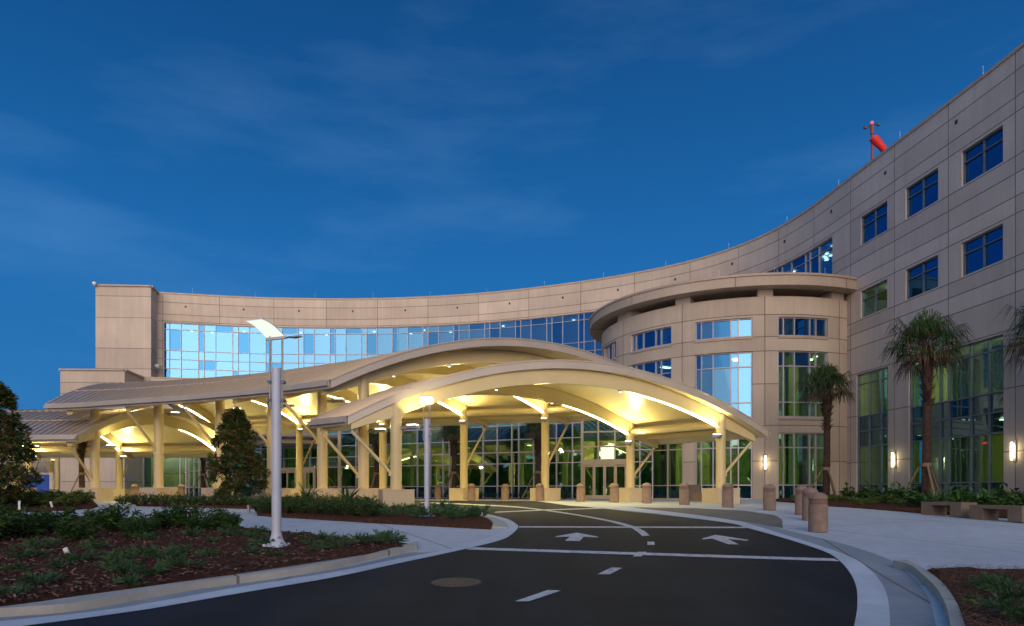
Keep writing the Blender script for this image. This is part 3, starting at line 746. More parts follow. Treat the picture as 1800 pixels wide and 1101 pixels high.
def ring(mb, r0, r1, z0, z1, s0=a0, s1=a1, n=150, mi=0, uv=True):
    for k in range(n):
        A, B = s0 + (s1 - s0) * k / n, s0 + (s1 - s0) * (k + 1) / n
        p = [dpt(A, r0), dpt(B, r0), dpt(B, r1), dpt(A, r1)]
        q = lambda P, z: (P.x, P.y, z + CZ)
        u0, u1 = A * r1, B * r1
        mb.quad(q(p[3], z0), q(p[2], z0), q(p[2], z1), q(p[3], z1), mi, [(u0, z0), (u1, z0), (u1, z1), (u0, z1)])
        mb.quad(q(p[0], z1), q(p[1], z1), q(p[2], z1), q(p[3], z1), mi, [(u0 + .5, z0)] * 4)
        mb.quad(q(p[0], z0), q(p[3], z0), q(p[2], z0), q(p[1], z0), mi, [(u0 + .5, z0)] * 4)
mb = MB(); ring(mb, 4, 11.05, 12.9, 13.5, R(-225), R(-20)); mb.build('canopy_slab', 'precast_slab', HB)
mb = MB(); ring(mb, 10.5, 11.13, 13.5, 13.64, R(-225), R(-20)); mb.build('coping', 'coping', HB)
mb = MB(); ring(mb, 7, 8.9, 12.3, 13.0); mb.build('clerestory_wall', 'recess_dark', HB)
mb = MB(); ring(mb, 7, 9.85, 12.3, 12.43); mb.build('ledge', 'precast_slab', HB)
for px0, px1 in ((1085, 1108), (1187, 1213), (1332, 1359), (1462, 1484)):
    A = dsp(px0); B = dsp(px1)
    if A is None or B is None: continue
    mb = MB()
    k = 4
    for q in range(k):
        s0_, s1_ = lerp(A, B, q / k), lerp(A, B, (q + 1) / k)
        a, b = DP.pt(s0_, -.02), DP.pt(s1_, -.02); c, d = DP.pt(s1_, -1.0), DP.pt(s0_, -1.0)
        mb.add([(*p, 12.45 + CZ) for p in (a, b, c, d)] + [(*p, 12.9 + CZ) for p in (a, b, c, d)], [(0, 1, 5, 4), (1, 2, 6, 5), (3, 0, 4, 7)], 0, [[(.5, 12.5)] * 4] * 3)
    mb.build('stub_pier', 'precast_drum', HB)
fr5 = [.11, .32, .63, .76]
for bi, (A, B) in enumerate(bays):
    vv = [lerp(A, B, t) for t in fr5]
    window(DP, A, B, 9.96, 11.15, vv, [], HB, .18, lambda i, j, *z: 1 if i == 2 else 0, ('glass_band', 'glass_dark'), 'mullion', .07)
    window(DP, A, B, 4.80, 9.0, vv, [8.05, 5.75], HB, .18, (lambda i, j, *z: 1 if (j == 2 and i in (0, 2)) else 0), ('glass_band' if bi < 3 else 'glass_green', 'glass_dark'), 'mullion', .07)
    for zz in (9.84, 4.68):   # sills
        mb = MB()
        k = 8
        for q in range(k):
            s0_, s1_ = lerp(A, B, q / k), lerp(A, B, (q + 1) / k)
            a, b, c, d = DP.pt(s0_, .07), DP.pt(s1_, .07), DP.pt(s1_, -.1), DP.pt(s0_, -.1)
            mb.add([(*p, zz + CZ - .05) for p in (a, b, c, d)] + [(*p, zz + CZ + .06) for p in (a, b, c, d)], [(3, 2, 1, 0), (4, 5, 6, 7), (0, 1, 5, 4), (1, 2, 6, 5), (3, 0, 4, 7)])
        mb.build('sill', 'coping', HB)
for A, B in bays[2:]:
    window(DP, A, B, -.45, 3.8, [lerp(A, B, t) for t in fr5], [.47, 2.87], HB, .18, lambda i, j, *z: 1 if j == 0 else 0, ('glass_green', 'glass_spandrel'), 'mullion', .08)
window(DP, dsp(1122), dsp(1200), -.45, 4.2, pat(dsp(1122), dsp(1200), [1.1, 1.3]), [.47, 2.87], HB, .18, lambda i, j, *z: 1 if j == 0 else 0, ('glass_green', 'glass_spandrel'), 'mullion_tan', .07)
mb = MB()
for h in (9.4, 4.5, -.42):
    n = 48; base = [(*dpt(a0 + (a1 - a0) * k / n, 9.8), h + CZ) for k in range(n + 1)]; mb.add(base, [tuple(range(n + 1))])
    base = [(*dpt(a0 + (a1 - a0) * k / n, 9.8), h + CZ - .4) for k in range(n + 1)]; mb.add(base, [tuple(range(n + 1))])
mb.build('floor_slab', 'interior_ceiling', HB)
mb = MB()
for k in range(22):
    A, B = a0 + (a1 - a0) * k / 22, a0 + (a1 - a0) * (k + 1) / 22
    p, q = dpt(A, 5.6 + (k % 3) * .3), dpt(B, 5.6 + (k % 3) * .3)
    for (z0, z1), mi in zip(((-.42, 4.1), (4.5, 9.0), (9.4, 12.4)), ((0, 1, 0, 2)[k % 4], (1, 0, 0, 1)[k % 4], 1)):
        mb.quad((*p, z0 + CZ), (*q, z0 + CZ), (*q, z1 + CZ), (*p, z1 + CZ), mi)
mb.build('interior_wall', ['interior_yellow', 'interior_green', 'interior_dark'], HB)
mb = MB(); ms = MB()
for k in range(7):
    a = R(-150 + k * 19); p = dpt(a, 8.2)
    mb.box((p.x, p.y, 4.05 + CZ), (1.0, .4, .05), a)
    p = dpt(a + .1, 7.6); mb.box((p.x, p.y, 8.95 + CZ), (.8, .3, .05), a)
for k in range(16):
    p = dpt(R(-170 + k * 9), 7.0 + (k % 3) * .9); ms.box((p.x, p.y, (9.0 if k % 2 else 4.09) + CZ - .03), (.18, .18, .04))
mb.build('ceiling_light', 'ceiling_panel', HB); ms.build('downlight', 'ceiling_spot', HB)

AX = thing('annex_building', 'low annex wall glowing green behind the farthest canopy', 'building', (0, 0, 0))
prismwall('wall', [(-80, 96), (-80, 88), (-38, 86), (-38, 96)], -1, 4.6, 'precast_block', AX)
# ---- glazed lobby behind the canopies
LOB = Path([(-31.5, 66.5), (-26, 61.5), (-18.75, 57), (-9.2, 53), (-2.1, 49.5), (4.9, 46.2), (9.4, 45.4)], 4)
d0, d1 = LOB.spx(1023), LOB.spx(1104)
lv = [v for v in pat(.01, LOB.L - .01, [1.15, 1.15, .55, 1.15, 1.7]) if not (d0 - .25 < v < d1 + .25)] + [d0, d1]
e0, e1 = LOB.spx(494), LOB.spx(558)
window(LOB, .01, d0, -.45, 5.6, lv, [.45, 2.05, 2.85, 3.75, 4.75], HB, .02, lambda i, j, *z: 1 if (j == 0 or (j == 4 and i % 2)) else 0, ('glass_lobby', 'glass_spandrel'), 'mullion', .07, 'curtain_wall', tilt=.004)
window(LOB, d1, LOB.L - .01, -.45, 5.6, lv, [.45, 2.05, 2.85, 3.75, 4.75], HB, .02, lambda i, j, *z: 1 if j == 0 else 0, ('glass_lobby', 'glass_spandrel'), 'mullion', .07, 'curtain_wall')
window(LOB, d0, d1, 2.15, 5.6, [lerp(d0, d1, .36), lerp(d0, d1, .72)], [3.1, 4.1], HB, .02, lambda *z: 0, ('glass_lobby', 'glass_lobby'), 'mullion_tan', .1)
mb = MB(); slab(mb, LOB, .01, LOB.L - .01, 6.0, .4, 6, .15); mb.build('lobby_roof', 'fascia_metal', HB)
mb = MB(); backwall(mb, LOB, .01, LOB.L - .01, -.45, 5.6, 5.5, (1, 2, 2, 0), 2.0, 1.0); mb.build('interior_wall', ['interior_yellow', 'interior_green', 'interior_dark'], HB)
mb = MB(); slab(mb, LOB, .01, LOB.L - .01, -.44, .1, 7, -.05); mb.build('ground_slab', 'interior_floor', HB)
mb = MB(); t = 2
while t < LOB.L - 1: cpanel(LOB, t, 3.0, 5.5, .7, .35); t += 3.1
mb.build('ceiling_light', 'ceiling_panel', HB)
def doors(path, s0, s1, h0, h1, nleaf, off, leafname='door'):
    """sliding entrance set: header, jambs and glazed leaves with handles"""
    P = lambda s_, h, o=0: Vector((*path.pt(s_, off + o), h + CZ))
    fr = MB(); n_ = path.nr((s0 + s1) / 2)
    fr.bar(P(s0, h1 - .14), P(s1, h1 - .14), .2, .28)
    fr.bar(P(s0 + .05, h0), P(s0 + .05, h1 - .28), .12, .18, (n_.x, n_.y, 0)); fr.bar(P(s1 - .05, h0), P(s1 - .05, h1 - .28), .12, .18, (n_.x, n_.y, 0))
    f = fr.build('door_frame', 'mullion_tan', HB)
    for k in range(nleaf):
        a, b = lerp(s0 + .12, s1 - .12, k / nleaf), lerp(s0 + .12, s1 - .12, (k + 1) / nleaf); lf = MB(); o = .03 if k in (1, 2) else -.03
        for c in (a + .05, b - .05): lf.bar(P(c, h0, o), P(c, h1 - .29, o), .1, .06, (n_.x, n_.y, 0))
        lf.bar(P(a + .1, h0 + .14, o), P(b - .1, h0 + .14, o), .06, .26); lf.bar(P(a + .1, h1 - .36, o), P(b - .1, h1 - .36, o), .06, .12)
        l_ = lf.build(leafname, 'mullion_tan', HB)
        g = MB(); g.quad(P(a + .1, h0 + .26, o), P(b - .1, h0 + .26, o), P(b - .1, h1 - .42, o), P(a + .1, h1 - .42, o)); g.build('pane', 'glass_lobby', l_)
        if k in (1, 2):
            hd = MB(); c = b - .05 if k == 1 else a + .05; hd.bar(P(c, h0 + .95, o + .07), P(c, h0 + 1.25, o + .07), .03, .03, (n_.x, n_.y, 0)); hd.build('handle', 'fixture_grey', l_)
doors(LOB, d0, d1, -.45, 2.15, 4, .06)
doors(LOB, e0, e1, -.45, 2.05, 4, .30)
# low round entrance roof and portal frame by the left doors
mb = MB(); c = LOB.pt((e0 + e1) / 2)
mb.lathe([(3.6, 0), (4.4, .12), (4.5, .3), (4.3, .42), (.1, .5)], (c.x, c.y, 4.2 + CZ), 40); mb.build('vestibule_roof', 'fascia_metal', HB, True)
mb = MB(); mb.lathe([(3.5, 0), (3.55, .3)], (c.x, c.y, 3.85 + CZ), 40); mb.build('vestibule_band', 'coping', HB, True)
mb = MB(); A, B = at(570, 50), at(597, 49.4)
mb.box((B.x, B.y, G(49) + 2.75), (.22, .22, 5.5)); mb.box(((A.x + B.x) / 2 - .5, (A.y + B.y) / 2, G(49) + 5.62), (B.x - A.x + 1.4, .24, .24), -.02)
mb.build('portal_frame', 'steel_taupe', HB)

# sconces on the piers
sconce = None
for i, (px_, path, s_) in enumerate(((1344, DP, dsp(1344.5)), (1574, WING, sp(1574)), (1785, WING, sp(1785)))):
    p = path.pt(s_); n_ = path.nr(s_); h = 1.9 + CZ
    lb = ('lit tube wall lamp on round tower pier between two window bays', 'lit tube wall lamp on pier between narrow and wide glazing of right wing', 'lit tube wall lamp nearest the right edge of the photo')[i]
    if sconce is None:
        sconce = thing('wall_sconce', lb, 'wall lamp', group='lit wall lamps on the piers')
        m1 = MB(); m1.box((0, 0, 0), (.16, .08, .95)); m1.box((0, -.1, .36), (.12, .16, .03)); m1.box((0, -.1, -.36), (.12, .16, .03)); m1.build('backplate', 'fixture_grey', sconce)
        m1 = MB(); m1.tube([(0, -.15, -.4), (0, -.15, .4)], .045, 12); m1.build('lamp_tube', 'sconce', sconce)
        o = sconce
    else: o = dup(sconce, (0, 0, 0), label=lb)
    o.location = (p.x + n_.x * .04, p.y + n_.y * .04, h); o.rotation_euler = (0, 0, math.atan2(n_.y, n_.x) + math.pi / 2)
# security camera on the block
def tiny_cam(px_, d, h, label, s=1.0):
    p = at(px_, d); t = thing('security_camera', label, 'camera', (p.x, p.y, h + CZ), group='security cameras on the left block')
    m = MB(); m.bar((0, .5 * s, 0), (0, 0, 0), .08 * s, .08 * s); m.build('arm', 'white_plastic', t)
    m = MB(); m.lathe([(.12 * s, .18 * s), (.2 * s, .1 * s), (.2 * s, 0), (.12 * s, -.12 * s), (.02, -.18 * s)], (0, 0, 0), 14); m.build('dome', 'white_plastic', t, True)
tiny_cam(166, 66.2, 20.25, 'white dome camera on top corner of the tall left block')
tiny_cam(276, 68.3, 12.6, 'white dome camera low on the shaded side of the left block', 1.3)
# EXIT sign inside
def textobj(txt, name, size, mat, loc, rot, parent=None, ext=.004, align='CENTER'):
    cu = bpy.data.curves.new(name, 'FONT'); cu.body = txt; cu.size = size; cu.align_x = align; cu.extrude = ext
    tmp = bpy.data.objects.new('tmp', cu); C.objects.link(tmp); bpy.context.view_layer.update()
    me = bpy.data.meshes.new_from_object(tmp.evaluated_get(bpy.context.evaluated_depsgraph_get())); bpy.data.objects.remove(tmp)
    me.materials.clear(); me.materials.append(MATS[mat]); o = bpy.data.objects.new(name, me); C.objects.link(o); o.location = loc; o.rotation_euler = rot
    if parent: o.parent = parent
    return o
s_ = sp(1684); p = WING.pt(s_, -1.5); n_ = WING.nr(s_)
rz_ = math.atan2(n_.y, n_.x) + math.pi / 2
for px2_, h2_, lb2_ in ((1557, 6.75, 'red lit EXIT sign high behind the narrow glazing of the right wing'),):
    s2_ = sp(px2_); p2 = WING.pt(s2_, -1.0); e2 = thing('exit_sign', lb2_, 'exit sign', (p2.x, p2.y, h2_ + CZ), rz_)
    m = MB(); m.box((0, .03, 0), (.5, .04, .28)); m.bar((0, .03, .14), (0, .03, 1.4), .03, .03); m.build('housing', 'picture_dark', e2)
    textobj('EXIT', 'lettering', .24, 'exit_red', (0, 0, -.09), (R(90), 0, 0), e2)
ex = thing('exit_sign', 'red lit EXIT sign hanging inside ground floor of right wing', 'exit sign', (p.x, p.y, 2.55 + CZ), rz_)
m = MB(); m.box((0, .03, 0), (.40, .04, .22)); m.bar((0, .03, .11), (0, .03, 1.2), .03, .03); m.build('housing', 'picture_dark', ex)
textobj('EXIT', 'lettering', .16, 'exit_red', (0, 0, -.06), (R(90), 0, 0), ex)

# ================================================================== canopies
LN = [(-4.5, 26.5), (-6.1, 28.0), (-8.2, 29.5), (-10.9, 31), (-13.9, 32.5), (-17.6, 34), (-21.7, 35.5), (-26.0, 35.9), (-30.5, 36.2)]
RN = [(9.6, 31.4), (6.15, 35.5), (1.85, 38), (-2.76, 39.2), (-7.75, 41), (-13.7, 44), (-20.4, 47), (-27.2, 47.3), (-33.5, 47.3)]
def canopy(name, label, Ls, Rs, t0, t1, eave, ohL, ohR, k, cols, lampsR=None, lampsL=None, rise_min=0, struts='L', strut_h=(2.2, None), col_top=None, lit=1.0, beams=None, tubes=True):
    Ls = [Vector(p) for p in Ls]; Rs = [Vector(p) for p in Rs]; n = len(Ls)
    root = thing(name, label, 'canopy', (0, 0, 0), group='stepped vaulted drop-off canopies')
    def ip(P, t):
        i = int(math.floor(t)); i = max(0, min(n - 2, i)); u = t - i
        p1, p2 = P[i], P[i + 1]; p0 = P[i - 1] if i else p1 * 2 - p2; p3 = P[i + 2] if i + 2 < n else p2 * 2 - p1
        if u < 0 or u > 1: return p1 + (p2 - p1) * u
        return .5 * ((2 * p1) + (p2 - p0) * u + (2 * p0 - 5 * p1 + 4 * p2 - p3) * u * u + (3 * p1 - p0 - 3 * p2 + p3) * u ** 3)
    def frame(t):
        L_, R_ = ip(Ls, t), ip(Rs, t); d = (R_ - L_); W = d.length; d = d / W
        A = L_ - d * ohL; B = R_ + d * ohR; span = W + ohL + ohR
        return A, d, span, k * span, Vector((-d.y, d.x))
    def top(t, u, off=0):
        A, d, span, rise, sv = frame(t); p = A + d * span * u
        return Vector((p.x, p.y, eave + CZ + rise * (1 - (2 * u - 1) ** 2) + off))
    NU = 36; nt_ = max(6, int((t1 - t0) * 8)); T = [t0 + (t1 - t0) * i / nt_ for i in range(nt_ + 1)]; U = [j / NU for j in range(NU + 1)]
    TH = .30; BD = .60
    rf = MB(); sf = MB()
    base = [[top(t, u, -.02) for u in U] for t in T]; sb = [[top(t, u, -TH + .02) for u in U] for t in T]
    for i in range(nt_):
        for j in range(NU):
            rf.quad(base[i][j], base[i + 1][j], base[i + 1][j + 1], base[i][j + 1])
            u0, u1 = U[j] * frame(T[i])[2], U[j + 1] * frame(T[i])[2]; v0 = T[i] * 4; v1 = T[i + 1] * 4
            sf.quad(sb[i][j], sb[i][j + 1], sb[i + 1][j + 1], sb[i + 1][j], 0, [(v0, u0), (v0, u1), (v1, u1), (v1, u0)])
    r_ = rf.build('roof', 'roof_metal', root, True); sf.build('soffit', 'soffit_metal', root, True)
    # standing seams
    sm = MB(); Lm = (ip(Ls, t1) - ip(Ls, t0)).length; Rm = (ip(Rs, t1) - ip(Rs, t0)).length; ns = int((Lm + Rm) / 2 / .48)
    for q in range(1, ns):
        t = t0 + (t1 - t0) * q / ns
        for j in range(0, NU):
            sm.bar(top(t, U[j], .015), top(t, U[j + 1], .015), .05, .10)
    for uu in (.13, .30):
        for i in range(nt_): sm.bar(top(T[i], uu, .03), top(T[i + 1], uu, .03), .06, .05)
    sm.build('seam', 'seam_metal', r_)
    # fascia all round
    fa = MB()
    def edge(pts, inward):
        for a, b in zip(pts, pts[1:]):
            ia, ib = Vector(inward[0]), Vector(inward[1])
            A0, B0 = a - Vector((*ia, 0)) * .04, b - Vector((*ia, 0)) * .04
            A1, B1 = a + Vector((*ia, 0)) * .06, b + Vector((*ia, 0)) * .06
            z0, z1 = Vector((0, 0, -TH)), Vector((0, 0, .05))
            fa.add([A0 + z0, B0 + z0, B1 + z0, A1 + z0, A0 + z1, B0 + z1, B1 + z1, A1 + z1], [(3, 2, 1, 0), (4, 5, 6, 7), (0, 1, 5, 4), (2, 3, 7, 6)])
    for t, sg in ((t0, 1), (t1, -1)):
        A, d, span, rise, sv = frame(t); iv = sv * sg
        pts = [top(t, u) for u in U]; edge(pts, (iv, iv))
        # a thin drip line along the top of the fascia
        for a, b in zip(pts, pts[1:]): fa.bar(a - Vector((*iv, 0)) * .05 + Vector((0, 0, .03)), b - Vector((*iv, 0)) * .05 + Vector((0, 0, .03)), .05, .05)
    for u in (0, 1):
        pts = [top(t, u) for t in T]; A, d, *_ = frame((t0 + t1) / 2); iv = d if u == 0 else -d; edge(pts, (iv, iv))
    fa.build('fascia', 'fascia_metal', root)
    # gutters
    for u, sg in ((0, -1), (1, 1)):
        gu = MB()
        for i in range(nt_):
            o = frame(T[i])[1] * (.12 * sg); a = top(T[i], u, -.12) + Vector((o.x, o.y, 0)); b = top(T[i + 1], u, -.12) + Vector((o.x, o.y, 0)); gu.bar(a, b, .14, .16)
        gu.build('gutter_rail', 'fascia_metal', root)
    # arch beams
    out_cols = []
    for ci in (beams if beams is not None else range(n)):
        A, d, span, rise, sv = frame(ci); uL, uR = ohL / span, 1 - ohR / span; bm_ = MB(); rings = []
        M = 48
        for j in range(M + 1):
            u = lerp(.012, .989, j / M); dep = BD
            if u < uL: dep = lerp(.30, BD, (u - .012) / (uL - .012))
            if u > uR: dep = lerp(BD, .30, (u - uR) / (.989 - uR))
            p = top(ci, u, -TH + .01); hw = .15
            rings.append([p + Vector((*(sv * -hw), 0)), p + Vector((*(sv * hw), 0)), p + Vector((*(sv * hw), -dep)), p + Vector((*(sv * -hw), -dep))])
        vs = [v for r2 in rings for v in r2]; fs = []
        for j in range(M):
            b0, b1 = j * 4, j * 4 + 4
            for q in range(4): fs.append((b0 + q, b1 + q, b1 + (q + 1) % 4, b0 + (q + 1) % 4))
        fs += [(0, 1, 2, 3), (M * 4 + 3, M * 4 + 2, M * 4 + 1, M * 4)]
        bm_.add(vs, fs); bo = bm_.build('arch_beam', 'steel_cream', root)
        # light strip on the lower edge next to the outer column
        ls = MB(); u = uR - .30 / span; e = uR - 4.4 / span; K = 12
        for q in range(K):
            a, b = top(ci, lerp(u, e, q / K), -TH - BD - .03), top(ci, lerp(u, e, (q + 1) / K), -TH - BD - .03); wv = lerp(.10, .03, q / K)
            off = Vector((*(sv * -.10), 0)); ls.bar(a + off, b + off, wv, wv)
        ls.build('light_strip', 'strip_warm', bo)
        for uu in (.32, .62):
            q0 = top(ci, uu, -TH - BD - .05); dm = MB(); dm.lathe([(.07, 0), (.09, .03), (.09, .08)], tuple(q0), 14); do = dm.build('downlight', 'fixture_grey', bo)
            lm = MB(); lm.lathe([(.05, -.012), (.06, -.006)], tuple(q0), 12); lm.build('lens', 'lamp_warm', bo)
            dl = bpy.data.lights.new('downlight_lamp', 'AREA'); dl.shape = 'DISK'; dl.size = .12; dl.energy = 95 * lit; dl.color = (1, .82, .36); dl.spread = R(140)
            dlo = bpy.data.objects.new('downlight_lamp', dl); C.objects.link(dlo); dlo.location = q0 - Vector((0, 0, .03)); dlo.parent = bo
        out_cols.append((ci, uL, uR))
    def beam_bottom(ci, right_):
        A, d, span, rise, sv = frame(ci); u = 1 - ohR / span if right_ else ohL / span
        return top(ci, u, -TH - BD)
    def column(ci, right_, ztop=None):
        p = Rs[ci] if right_ else Ls[ci]; bb = beam_bottom(ci, right_); A, d, span, rise, sv = frame(ci); g = G(p.y); ang = math.atan2(d.y, d.x)
        z1 = (ztop + CZ) if ztop else bb.z + .64
        c = MB(); c.tube([(p.x, p.y, g + .6), (p.x, p.y, z1)], .22, 28); c.tube([(p.x, p.y, bb.z - .03), (p.x, p.y, bb.z + .04)], .245, 28)
        co = c.build('column', 'steel_cream' if right_ else 'steel_taupe' if ci in () else 'steel_cream', root, True)
        q = MB(); hs = 1.2; q.box((p.x, p.y, g + .33), (hs, hs, .66), ang); q.box((p.x, p.y, g + .69), (hs + .02, hs + .02, .05), ang); q.build('pedestal', 'pedestal_stucco', co)
    def strut(ci, right_, h0, out_m=1.7):
        p = Rs[ci] if right_ else Ls[ci]; A, d, span, rise, sv = frame(ci); sg = 1 if right_ else -1
        u = (1 - (ohR - out_m) / span) if right_ else (ohL - out_m) / span
        tp = top(ci, u, -TH - .35); a = Vector((p.x, p.y, h0 + CZ)) + Vector((*(d * sg * .2), 0))
        m_ = MB(); m_.tube([a, tp], .065, 12); m_.box(tuple(a), (.16, .16, .22), math.atan2(d.y, d.x)); m_.build('strut', 'steel_cream', root, True)
    def flood(ci, right_, power):
        p = Rs[ci] if right_ else Ls[ci]; A, d, span, rise, sv = frame(ci); bb = beam_bottom(ci, right_)
        dirv = (-d if right_ else d); dirv = (dirv * .75 - sv * (.66)).normalized(); z = bb.z - .42
        a = Vector((p.x, p.y, z)) + Vector((*(dirv * .2), 0)); b = a + Vector((*(dirv * .28), 0)); c = b + Vector((*(dirv * .26), .02))
        fx = MB(); fx.bar(a, b, .09, .09); fx.box((c.x, c.y, c.z), (.46, .34, .11), math.atan2(dirv.y, dirv.x)); fx.tube([(b.x, b.y, b.z - .08), (b.x, b.y, b.z + .08)], .09, 12)
        fo = fx.build('floodlight', 'fixture_grey', root)
        ln = MB(); ln.box((c.x, c.y, c.z + .075), (.36, .26, .03), math.atan2(dirv.y, dirv.x)); ln.build('lens', 'lamp_warm', fo)
        if power:
            ld = bpy.data.lights.new('floodlight_lamp', 'AREA'); ld.shape = 'DISK'; ld.size = .34; ld.energy = power * lit; ld.color = (1, .85, .37); ld.spread = R(165)
            lo = bpy.data.objects.new('floodlight_lamp', ld); C.objects.link(lo); lo.location = (c.x, c.y, c.z + .13)
            tgt = Vector((dirv.x * .8, dirv.y * .8, 1)); lo.rotation_euler = (-tgt).to_track_quat('-Z', 'Y').to_euler() if False else tgt.to_track_quat('-Z', 'Y').to_euler(); lo.parent = fo
    for (ci, side, zt, lamp, st) in cols:
        column(ci, side == 'R', zt)
        if st is not None: strut(ci, side == 'R', st)
        if lamp: flood(ci, side == 'R', lamp)
    if tubes:
        rc_ = sorted({c_[0] for c_ in cols if c_[1] == 'R'})
        tmin, tmax = int(math.ceil(t0)), int(math.floor(t1))
        for i in range(tmin, tmax):
            a, b = beam_bottom(i, True), beam_bottom(i + 1, True); dd = (b - a).normalized() * .2; tb = MB(); up = Vector((0, 0, .2))
            tb.tube([a + up + dd, b + up - dd], .2, 24)
            tb.build('purlin_tube', 'steel_cream', root, True)
        # inner edge beam under the outer eave
        eb = MB()
        for i in range(nt_):
            if T[i] < 0: continue
            def ep(t):
                A, d, span, rise, sv = frame(t); return top(t, 1 - ohR * .45 / span, -TH - .12)
            eb.bar(ep(T[i]), ep(T[i + 1]), .22, .22)
        eb.build('edge_beam', 'steel_cream', root)
    return root
PW = 150
canopy('vaulted_canopy', 'front vaulted canopy over the drive, its wide arch facing the photographer', LN[0:2] + LN[2:3], RN[0:3], -.10, 1.12, 2.85, 1.95, 2.0, .139,
       [(0, 'L', 3.75, PW * .9, .75), (1, 'L', 4.95, PW * .9, .7), (0, 'R', None, PW, .85), (1, 'R', None, PW, .85)], beams=(0, 1))
canopy('vaulted_canopy', 'tall middle vaulted canopy with long grey seamed roof, above the others', LN[1:7] + LN[7:8], RN[1:7] + RN[7:8], -.33, 5.30, 4.35, 1.9, 1.9, .136,
       [(1, 'L', None, PW * .8, 2.2), (2, 'L', None, PW * .8, 2.2), (3, 'L', None, PW * .8, 2.2), (4, 'L', None, PW * .8, 2.2),
        (1, 'R', None, PW, 1.6), (2, 'R', None, PW, 1.6), (3, 'R', None, PW, 1.6), (4, 'R', None, PW, 1.6)], beams=range(6))
canopy('vaulted_canopy', 'low vaulted canopy at left whose arch frames the small left doors', LN[6:9], RN[6:9], -.14, 2.2, 2.80, 1.9, 1.9, .138,
       [(0, 'L', 4.9, PW * .4, .75), (0, 'R', 4.9, PW, None), (1, 'L', None, PW * .4, .75), (1, 'R', None, PW, .8), (2, 'R', None, PW * .6, .8), (2, 'L', None, 0, .8)], beams=(0, 1, 2))
canopy('vaulted_canopy', 'farthest small green-lit canopy behind the blue sign at far left', [(-45.3, 68), (-54, 68), (-62, 68)], [(-39, 82), (-55.3, 82), (-63, 82)], -.1, 2.1, 4.6, 1.6, 1.6, .09,
       [(0, 'L', None, 0, .9), (1, 'L', None, 0, .9), (1, 'R', None, PW * 3, None), (2, 'R', None, PW * 2, None)], beams=(0, 1, 2))

# ================================================================== street furniture
def lamp_post(name, px_, d, scale, label, second=True):
    p = at(px_, d); g = G(d) + .10
    r = thing(name, label, 'lamp post', (p.x, p.y, g), group='white lamp posts in the beds')
    m = MB(); m.lathe([(.30, 0), (.30, .03), (.20, .06), (.13, .14), (.095, .26), (.09, .30)], n=32)
    for k in range(4):
        a = R(45 + 90 * k); m.lathe([(.03, 0), (.03, .07), (.0, .08)], (.24 * math.cos(a), .24 * math.sin(a), .02), 8)
    m.build('base', 'pole_white', r, True)
    m = MB(); m.tube([(0, 0, .2), (0, 0, 3.38)], .088, 32); m.build('pole', 'pole_white', r, True)
    m = MB()
    for z in (3.12, 2.78):
        for sx in (-1, 1):
            m = MB(); m.box((sx * .115, 0, z), (.06, .07, .045)); m.tube([(sx * .13, -.06, z), (sx * .13, .06, z)], .035, 10); m.build('clamp', 'bolt_blue', r)
    for sx in (-1, 1):
        m = MB(); m.tube([(sx * .115, -.02, 2.62), (sx * .115, -.02, 4.0)], .019, 10); m.build('rod', 'fixture_grey', r, True)
    return r
r = lamp_post('lamp_post', 486, 12.8, 1, 'tall white lamp post with wing-shaped lit head in the mulch bed')
# wing shaped reflector heads
def wing_head(r, x0, dx, dy, rise, W, mats, name):
    m = MB(); K = 12; vs = []; fs = []
    for k in range(K + 1):
        u = k / K; z = 3.93 + rise * math.sin(u * 1.45); ww = W * (1 - .12 * u * u); y = dy * u; x = x0 + dx * u
        vs += [(x - ww * .5, y, z), (x + ww * .5, y - .02, z + .03), (x + ww * .5, y - .02, z + .05), (x - ww * .5, y, z + .02)]
    m2 = [0, 1, 1, 1]
    for k in range(K):
        a = k * 4; b = a + 4
        m.add([vs[a], vs[a + 1], vs[b + 1], vs[b]], [(0, 3, 2, 1)], 0); m.add([vs[a + 3], vs[a + 2], vs[b + 2], vs[b + 3]], [(0, 1, 2, 3)], 1)
        m.add([vs[a], vs[a + 3], vs[b + 3], vs[b]], [(0, 1, 2, 3)], 1); m.add([vs[a + 1], vs[a + 2], vs[b + 2], vs[b + 1]], [(0, 1, 2, 3)], 1)
    m.add(vs[-4:], [(0, 1, 2, 3)], 1)
    o = m.build(name, mats, r, True); return o
wing_head(r, .0, -.30, -.34, .25, .34, ['reflector_glow', 'pole_white'], 'reflector')  # underside emits, standing in for lamplight bounced off the reflector
wing_head(r, .20, .15, .26, .06, .16, ['fixture_grey', 'pole_white'], 'reflector')
m = MB(); m.bar((-.19, -.01, 3.92), (.19, -.03, 3.95), .05, .045); m.build('head_rail', 'fixture_grey', r)
r2 = lamp_post('lamp_post', 750, 20.0, 1, 'shorter white lamp post with square lit head near the island tip')
r2.scale = (.82, .82, .845)
m = MB(); m.box((0, -.02, 4.02), (.42, .30, .20)); m.box((0, -.02, 4.02), (.36, .34, .16)); m.build('lamp_head', 'lamp_white', r2)
m = MB(); m.box((0, -.02, 4.14), (.46, .36, .04)); m.build('head_cap', 'fixture_grey', r2)

